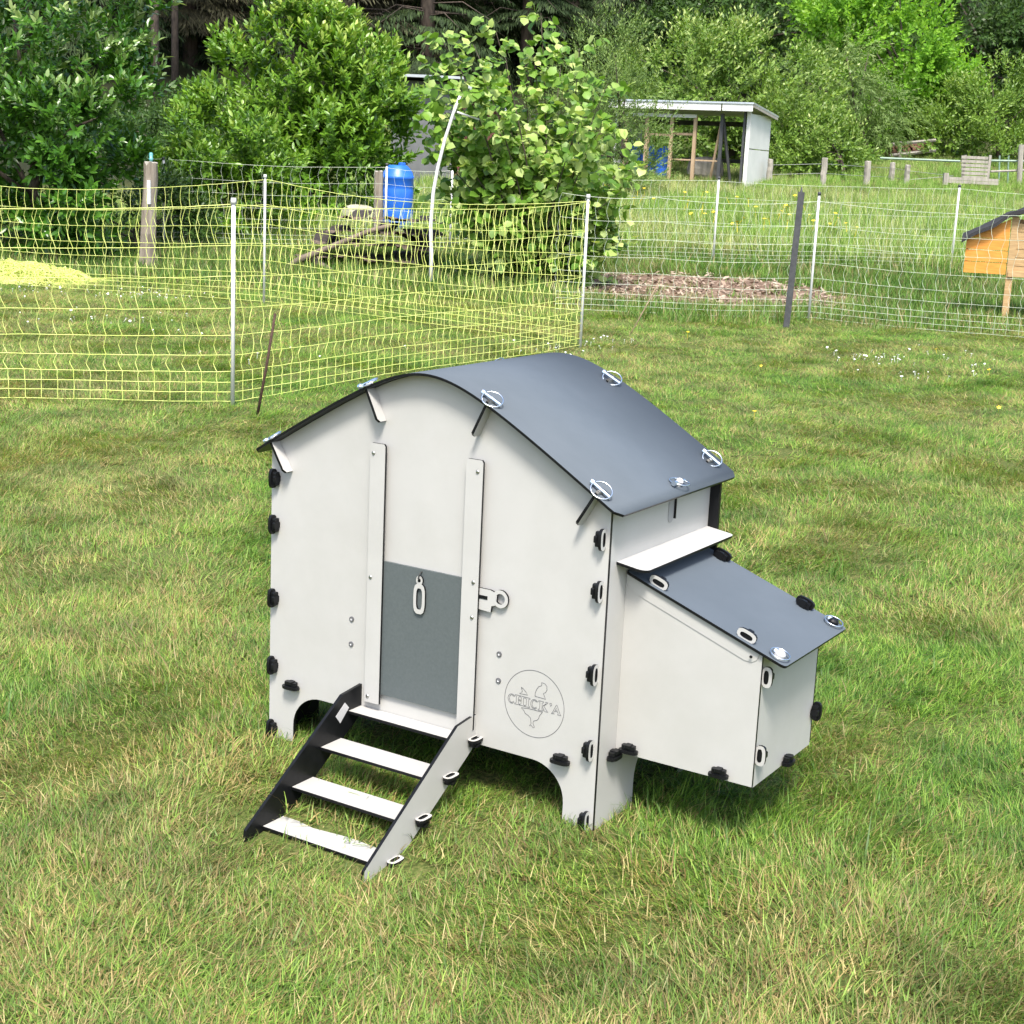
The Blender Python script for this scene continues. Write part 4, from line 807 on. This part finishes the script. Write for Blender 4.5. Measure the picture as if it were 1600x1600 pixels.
npmesh('foliage', V, F, HAZEL, hz_root, attrs={'lv': np.repeat(rs.beta(2, 2, n_), k_), 'age': np.repeat((rs.rand(n_) < .4)*rs.uniform(.2, .9, n_), k_)}, kind='stuff')
protos = []
for v_ in range(6):
    V, F, k_ = leaf_arrays(np.zeros((1, 3)), np.array([[1., 0, 0]]), np.array([[0, 0, 1.]]), np.array([1.]), np.array([.88]), 'round', .06+.02*v_, .1+.03*v_)
    o = npmesh('leaf', V, F, HAZEL, attrs={'lv': np.full(len(V), .15+.15*v_), 'age': np.full(len(V), [0, .1, .5, 0, .8, .3][v_])}, link=False); protos.append(o.data); bpy.data.objects.remove(o)
WP, WA, WN = loc2w(LP[vis]), norm(dir2w(LA[vis])), dir2w(LN[vis]); WN = norm(WN-WA*np.sum(WA*WN, 1, keepdims=True)); WB = np.cross(WN, WA)
for i in range(len(vis)):
    o = bpy.data.objects.new('leaf', protos[rs.randint(6)]); COL.objects.link(o); o.parent = hz_root; s = LL[vis[i]]
    M = Matrix(((*(WA[i]*s),), (*(WB[i]*s),), (*(WN[i]*s),))).transposed().to_4x4(); M.translation = Vector(WP[i])-Vector(hz_root.location); o.matrix_local = M

# conifers of the forest edge
def conifer_mesh(seed, mat, Ht=15., nbr=190, lower=.6, blen=2.7):
    rs = np.random.RandomState(seed); P, A, N, L, Wd = [], [], [], [], []; br = MB()
    for i in range(nbr):
        f = rs.rand()**1.25; h = lower+(Ht-lower)*f*.97; a = rs.uniform(0, 6.28); l = blen*(1-.86*f)*rs.uniform(.65, 1.1); dr = np.array([math.cos(a), math.sin(a), 0]); sd_ = np.array([-dr[1], dr[0], 0])
        if rs.rand() < .5 and h < 8: br.tube([(0, 0, h), dr*l*.5+EZ*(h+.02), dr*l*.95+EZ*(h-.25*l*.9)], [.025, .018, .006], 4, cap=False)
        k = int(230*l/blen)+20; s = rs.uniform(.15, 1, k)**.8; off = rs.normal(0, .16, k)*(.4+s)
        base = dr[None]*(s*l)[:, None]+sd_[None]*(off*l*.7)[:, None]+EZ[None]*(h+.05*s-.26*l*s*s)[:, None]
        P.append(base); A.append(dr[None]*.45+sd_[None]*(np.sign(off)*rs.uniform(.1, .7, k))[:, None]+EZ[None]*(-rs.uniform(.45, 1.2, k))[:, None]); N.append(dr[None]*.5+EZ[None]*.8+rs.normal(0, .25, (k, 3))); L.append(rs.uniform(.12, .28, k)); Wd.append(rs.uniform(.022, .05, k))
    P, A, N = np.concatenate(P), np.concatenate(A), np.concatenate(N); L, Wd = np.concatenate(L), np.concatenate(Wd)
    V, F, k = leaf_arrays(P, A, N, L, Wd, 'diamond'); n = len(P)
    o = npmesh('crown', V, F, mat, attrs={'lv': np.repeat(rs.beta(1.6, 2.6, n), k), 'age': np.repeat((rs.rand(n) < .15)*rs.uniform(.2, .8, n), k)}, link=False)
    tr = MB().tube([(0, 0, -.6), (0, 0, 3), (.05, .02, 9), (.05, 0, Ht)], [(.24 if nbr > 100 else .13)*q for q in (1, .8, .46, .08)], 10); tr.v += []; base = len(tr.v); tr.v += br.v; tr.f += [tuple(i+base for i in f) for f in br.f]; tr.m += br.m
    t_ = tr.build('trunk', [BARK], None, smooth=True); COL.objects.unlink(t_); return o, t_
CM = [conifer_mesh(1, NEEDLE), conifer_mesh(2, NEEDLE, 16, 170, 2.2), conifer_mesh(3, NEEDLEB, 14, 170, 1.4), conifer_mesh(4, NEEDLE, 17, 210, .4, 3.1), conifer_mesh(5, NEEDLEB, 15, 60, 4.2, 2.0)]
cl = ['tall dark spruce standing at the forest edge', 'tall spruce with a bare lower trunk at the forest edge', 'browned spruce with dry foliage at the forest edge', 'broad dark spruce at the forest edge', 'thin spruce trunk with few dead branches between the laurels']
def conifer(u, d, v_, rot, sc_, place):
    x, y = L2W(u, d); root = empty('conifer_tree', (x, y, gz(x, y)-.1), label=place, cat='conifer', group='conifers of the forest edge'); root.rotation_euler = (0, 0, rot); root.scale = (sc_,)*3
    for src in CM[v_]: o = src.copy(); COL.objects.link(o); o.parent = root; o.name = src.name.split('.')[0]
rs = np.random.RandomState(77)
spots = []
for px, d, v_ in ((232, 45, 4), (262, 48, 4), (285, 52, 2), (160, 50, 0), (40, 50, 3), (-60, 52, 0), (350, 54, 3), (520, 47, 2), (585, 50, 2), (640, 48, 0), (720, 52, 3), (790, 50, 1), (860, 53, 0), (940, 52, 3), (1010, 56, 0), (1090, 56, 1), (1180, 57, 0), (1270, 56, 3), (1350, 58, 0), (1450, 56, 3), (1540, 58, 0), (1630, 57, 3), (440, 56, 0), (210, 58, 1), (120, 60, 0), (300, 62, 0), (480, 62, 3), (560, 60, 1), (680, 62, 0), (830, 62, 3), (985, 64, 0), (1140, 66, 3), (1400, 66, 0), (1500, 68, 3), (1590, 66, 1), (30, 62, 0), (-40, 64, 3), (1680, 64, 0), (-150, 58, 3), (1760, 58, 3)):
    spots.append(((px-800)/FPX*d, d, v_, px))
near = lambda px: ('left of' if px < 300 else 'between the laurel and hazel' if px < 760 else 'above the hazel' if px < 1000 else 'behind the shed' if px < 1280 else 'behind the maple' if px < 1480 else 'in the upper right corner')
ORD = ['first', 'second', 'third', 'fourth', 'fifth', 'sixth', 'seventh', 'eighth', 'ninth', 'tenth', 'eleventh', 'twelfth', 'thirteenth', 'fourteenth', 'fifteenth', 'sixteenth', 'seventeenth', 'eighteenth']
rowof = lambda d: 0 if d < 51 else 1 if d < 59 else 2
rank = [sum(1 for b_ in spots if rowof(b_[1]) == rowof(a[1]) and b_[3] < a[3]) for a in spots]
for k_, (u, d, v_, px) in enumerate(spots):
    where = 'over the dark laurel at the left edge' if px < 200 else 'in the gap left of the light laurel' if px < 330 else 'above the light laurel' if px < 600 else 'between laurel and hazel' if px < 760 else 'above the hazel bush' if px < 990 else 'above the white shed' if px < 1260 else 'above the bright maple' if px < 1490 else 'in the upper right corner'
    kind_ = ('dark spruce', 'bare-stemmed spruce', 'brown dry spruce', 'broad dark spruce', 'thin dead spruce trunk')[v_]; row = 'front row' if d < 51 else 'second row' if d < 59 else 'back row'
    conifer(u, d, v_, rs.uniform(0, 6.28), rs.uniform(.9, 1.15), f'{kind_}, {ORD[rank[k_]]} from the left in the {row} of the forest')

# ------------------------------------------------------------------ grass
def tuft(name, seed, nb, rad, hmin, hmax, wd, bend, mat, seg=3, lie=.25, comb=None):
    rs = np.random.RandomState(seed); V, F, lv, age = [], [], [], []; off = 0
    for i in range(nb):
        a = rs.uniform(0, 6.28); r = rad*math.sqrt(rs.rand()); b_ = np.array([r*math.cos(a), r*math.sin(a), -.004]); h = rs.uniform(hmin, hmax); la = rs.uniform(0, 6.28) if comb is None or rs.rand() < .25 else rs.normal(0, comb)
        ld = np.array([math.cos(la), math.sin(la), 0]); sd_ = np.array([-ld[1], ld[0], 0]); bd = rs.uniform(.15, 1)*bend; w_ = wd*rs.uniform(.6, 1.3); l1 = rs.rand(); a1 = rs.rand(); t0_ = rs.uniform(0, lie); px_ = pz_ = 0.
        for s in range(seg+1):
            t = s/seg; th = t0_+bd*t
            if s: px_ += h/seg*math.sin(th); pz_ += h/seg*math.cos(th)
            c = b_+ld*px_+EZ*max(pz_, .003); ww = w_*(1-t**1.6)*(.75+.25*(1-t)) if s < seg else 0
            if s < seg: V += [c-sd_*ww/2, c+sd_*ww/2]
            else: V.append(c)
        n = 2*seg+1
        for s in range(seg-1): q = off+2*s; F += [(q, q+1, q+3), (q, q+3, q+2)]
        q = off+2*(seg-1); F.append((q, q+1, q+2)); off += n; lv += [l1]*n; age += [a1]*n
    return npmesh(name, np.array(V), np.array(F), mat, attrs={'lv': np.array(lv), 'age': np.array(age)}, link=False)
def chunk(name, objs):
    c = bpy.data.collections.new(name)
    for o in objs: c.objects.link(o)
    return c
def scatter(name, P, rotz, tilt, scl, coll, nvar, rs, mat, **k):
    me = bpy.data.meshes.new(name); me.vertices.add(len(P)); me.vertices.foreach_set('co', np.ascontiguousarray(P, np.float32).ravel()); me.materials.append(mat)
    rot = np.stack([tilt[:, 0], tilt[:, 1], rotz], 1)
    a = me.attributes.new('rot', 'FLOAT_VECTOR', 'POINT'); a.data.foreach_set('vector', np.ascontiguousarray(rot, np.float32).ravel())
    sc3 = scl if scl.ndim == 2 else np.stack([scl]*3, 1)
    a = me.attributes.new('scl', 'FLOAT_VECTOR', 'POINT'); a.data.foreach_set('vector', np.ascontiguousarray(sc3, np.float32).ravel())
    a = me.attributes.new('idx', 'INT', 'POINT'); a.data.foreach_set('value', rs.randint(0, nvar, len(P)).astype(np.int32))
    o = bpy.data.objects.new(name, me); COL.objects.link(o)
    g = bpy.data.node_groups.new(name, 'GeometryNodeTree'); g.interface.new_socket('Geometry', in_out='INPUT', socket_type='NodeSocketGeometry'); g.interface.new_socket('Geometry', in_out='OUTPUT', socket_type='NodeSocketGeometry')
    N = g.nodes; gi = N.new('NodeGroupInput'); go = N.new('NodeGroupOutput'); ip = N.new('GeometryNodeInstanceOnPoints'); ci = N.new('GeometryNodeCollectionInfo')
    ci.inputs['Collection'].default_value = coll; ci.inputs['Separate Children'].default_value = True; ci.inputs['Reset Children'].default_value = True
    def na(nm, ty):
        q = N.new('GeometryNodeInputNamedAttribute'); q.data_type = ty; q.inputs['Name'].default_value = nm; return q.outputs['Attribute']
    er = N.new('FunctionNodeEulerToRotation')
    g.links.new(gi.outputs[0], ip.inputs['Points']); g.links.new(ci.outputs[0], ip.inputs['Instance']); ip.inputs['Pick Instance'].default_value = True
    g.links.new(na('idx', 'INT'), ip.inputs['Instance Index']); g.links.new(na('rot', 'FLOAT_VECTOR'), er.inputs[0]); g.links.new(er.outputs[0], ip.inputs['Rotation']); g.links.new(na('scl', 'FLOAT_VECTOR'), ip.inputs['Scale'])
    g.links.new(ip.outputs[0], go.inputs[0]); md = o.modifiers.new('scatter', 'NODES'); md.node_group = g
    return prop(o, kind='stuff', **k)
def field(rs, d0, d1, dens, margin=1.2, umin=None, umax=None):
    uw = .36*d1+margin; n = int((d1-d0)*2*uw*dens); u = rs.uniform(-uw, uw, n); d = rs.uniform(d0, d1, n); ok = np.abs(u) < .36*d+margin
    if umin is not None: ok &= u > umin
    if umax is not None: ok &= u < umax
    return u[ok], d[ok]
def nz(x, y, s, o=0): return np.array([noise.noise(Vector((a*s+o, b_*s, o*.7))) for a, b_ in zip(x, y)])
soil_f = lambda u, d: ((u-2.2)/1.85)**2+((d-19.0)/1.75)**2
def place(rs, u, d, scl, hs=1.0, tl=.12):
    x, y = L2W(u, d); z = terrain(x, y); n = len(u); return np.stack([x, y, z], 1), rs.uniform(0, 6.28, n), rs.normal(0, tl, (n, 2)), np.stack([scl, scl, scl*hs], 1)
rs = np.random.RandomState(5)
CL = chunk('lawn_tufts', [tuft('tuft', 100+i, 58, .065, .02, .062, .0027, 1.45, GRASS, 3, 1.0, .75) for i in range(6)] + [tuft('tuft', 120+i, 38, .07, .03, .09, .0032, 1.7, GRASS, 4, 1.2, .7) for i in range(2)])
parts = []
for d0, d1, dens, s0 in ((1.2, 3.2, 760, 1.0), (3.2, 5.2, 700, 1.0), (5.2, 8, 380, 1.15), (8, 12, 190, 1.4), (12, 18.2, 120, 1.7)):
    u, d = field(rs, d0, d1, dens); x, y = L2W(u, d); hn = nz(x, y, 1.4, 3); inside = (x > -.03) & (x < 1.0) & (y > .0) & (y < .56)
    s = s0*rs.uniform(.7, 1.15, len(u))*(1+.18*hn); s = np.where(inside, s*.7, s); hs = np.clip(.98+.4*nz(x, y, .8, 9), .78, 1.35)*(1 if s0 < 1.3 else .75 if s0 < 1.6 else .6)
    ok = (soil_f(u, d) > 1) & ~((u > 3.4) & (d > 16.2)) & ~((x > .28) & (x < .66) & (y > -.375) & (y < -.27)); P, rz, tl, sc3 = place(rs, u, d, s, hs); rz = 2.6*nz(x, y, 1.1, 17)*2+1.9*nz(x, y, 3.2, 5)+rs.normal(0, .45, len(x))+2.2; parts.append((P[ok], rz[ok], tl[ok], sc3[ok]))
P, rz, tl, sc3 = (np.concatenate([p[i] for p in parts]) for i in range(4))
scatter('lawn_grass', P, rz, tl, sc3, CL, 8, rs, GRASS, label='short mown lawn grass mixed with yellowed straw blades')
# coarse blades and weeds that stand above the mown lawn
CW = chunk('coarse_tufts', [tuft('tuft', 140+i, 8, .03, .06, .13, .005, 1.0, ROUGH, 4, .6) for i in range(5)])
u, d = field(rs, 1.6, 7, 12); P, rz, tl, sc3 = place(rs, u, d, rs.uniform(.6, 1.1, len(u))); ok = ~((P[:, 0] > -.05) & (P[:, 0] < 1.35) & (P[:, 1] > -.5) & (P[:, 1] < .6))
scatter('coarse_grass', P[ok], rz[ok], tl[ok], sc3[ok], CW, 5, rs, ROUGH, label='scattered taller coarse grass blades in the lawn')
# rough darker grass round the soil bed and along the fences
CRG = chunk('rough_tufts', [tuft('tuft', 160+i, 26, .13, .08, .22, .010, 1.3, ROUGH) for i in range(5)])
u, d = field(rs, 15.4, 23.5, 60); sf = soil_f(u, d); keep = ((sf > .85) & (rs.rand(len(u)) < np.clip((d-15.4)/1.2, .0, 1))) | ((sf <= .85) & (rs.rand(len(u)) < .05)); keep &= ~((u < 0) & (d < 17.5)) | (rs.rand(len(u)) < .15)
keep &= (d > 16.5) | (u > 1.0); P, rz, tl, sc3 = place(rs, u[keep], d[keep], rs.uniform(.6, 1.2, keep.sum())); scatter('rough_grass', P, rz, tl, sc3, CRG, 5, rs, ROUGH, label='dark rough grass around the soil bed and under the far fences')
CMD = chunk('meadow_tufts', [tuft('tuft', 180+i, 30, .2, .22, .52, .013, .9, MEADOW, 4) for i in range(6)])
u, d = field(rs, 22.4, 41, 26, 2); kk = (u > -.12*d) | (d < 25); u, d = u[kk], d[kk]; P, rz, tl, sc3 = place(rs, u, d, rs.uniform(.65, 1.1, len(u))*np.interp(d, [22, 28, 32, 41], [1, .85, .5, .45])); scatter('meadow_grass', P, rz, tl, sc3, CMD, 6, rs, MEADOW, label='tall pale meadow grass on the rising ground behind the fences')
# soil bed with wood chips
nr, na_ = 22, 60; vs = []
for i in range(nr+1):
    for j in range(na_):
        a = 2*math.pi*j/na_; q = i/nr*(1+.07*math.sin(3*a+1)+.05*math.sin(7*a)+.03*math.sin(13*a)); x, y = L2W(2.2+1.95*q*math.cos(a), 19.0+1.8*q*math.sin(a)); vs.append((x, y, gz(x, y)+.03*(1-i/nr)**.5+.02*noise.noise(Vector((x*3, y*3, 0)))-.02*(i == nr)+.006))
MB().add(vs, [(i*na_+j, (i+1)*na_+j, (i+1)*na_+(j+1) % na_, i*na_+(j+1) % na_) for i in range(nr) for j in range(na_)]).build('soil_bed', [SOIL], None, smooth=True, kind='structure', label='bare brown soil bed strewn with wood chips behind the white netting')
g = MB()
for k_ in range(1500):
    a, r_ = rs.uniform(0, 6.28), math.sqrt(rs.rand())*.97; x, y = L2W(2.2+1.95*r_*math.cos(a), 19+1.8*r_*math.sin(a)); an = rs.uniform(0, 6.28); t1 = np.array([math.cos(an), math.sin(an), rs.normal(0, .3)]); t2 = np.array([-math.sin(an), math.cos(an), rs.normal(0, .3)]); l = rs.uniform(.02, .06)
    c = np.array([x, y, gz(x, y)+.045]); g.add([c-t1*l, c+t2*l*.35, c+t1*l, c-t2*l*.35], [(0, 1, 2, 3)])
g.build('wood_chips', [CHIP], None, kind='stuff', label='pale wood chips scattered over the brown soil bed')
# daisies and buttercups
def flower(name, mat, r, h):
    m = MB(); vs = [(0, 0, h+.003)]; n = 10
    for i in range(n): a = 2*math.pi*i/n; q = r*(1 if i % 2 else .72); vs.append((q*math.cos(a), q*math.sin(a), h))
    m.add(vs, [(0, 1+i, 1+(i+1) % n) for i in range(n)]); m.tube([(0, 0, 0), (0, 0, h)], .0012, 3, cap=False); o = m.build(name, [mat], None); COL.objects.unlink(o); return o
CD = chunk('daisy_heads', [flower('daisy', DAISY, .011, .04), flower('daisy', DAISY, .009, .03)]); CB = chunk('buttercup_heads', [flower('buttercup', BUTTER, .014, .06)])
uu, dd = [], []
for px, py, n, su in ((210, 462, 60, .35), (20, 450, 30, .3), (170, 500, 18, .5), (60, 510, 10, .5), (1340, 555, 12, .2), (1400, 562, 16, .3), (1430, 585, 12, .2), (1490, 560, 10, .3), (1560, 570, 6, .4), (930, 535, 12, .25), (300, 560, 10, .8), (860, 545, 14, .3)):
    q = at(px, py, 10); k2 = (q-CAM); t_ = -CAM[2]/k2[2]; g0 = CAM+k2*t_; u0, d0 = W2L(g0[0], g0[1]); uu += list(u0+rs.normal(0, su, n)); dd += list(d0+rs.normal(0, su*1.2, n))
uu, dd = np.array(uu), np.array(dd); P, rz, tl, sc3 = place(rs, uu, dd, rs.uniform(.8, 1.3, len(uu)), tl=.3); scatter('daisies', P, rz, tl, sc3, CD, 2, rs, DAISY, label='small white daisies dotted in clusters over the lawn')
u = np.concatenate([rs.uniform(1.5, 4, 5), rs.uniform(0, 5, 60), [1.45, 1.9]]); d = np.concatenate([rs.uniform(9, 14, 5), rs.uniform(23, 28, 60), [9.3, 12]]); P, rz, tl, sc3 = place(rs, u, d, np.where(d > 20, 2.4, 1.1)*rs.uniform(.8, 1.2, len(u)), tl=.3); P[d > 20, 2] += .3; scatter('buttercups', P, rz, tl, sc3, CB, 1, rs, BUTTER, label='tiny yellow buttercups in the lawn and meadow')
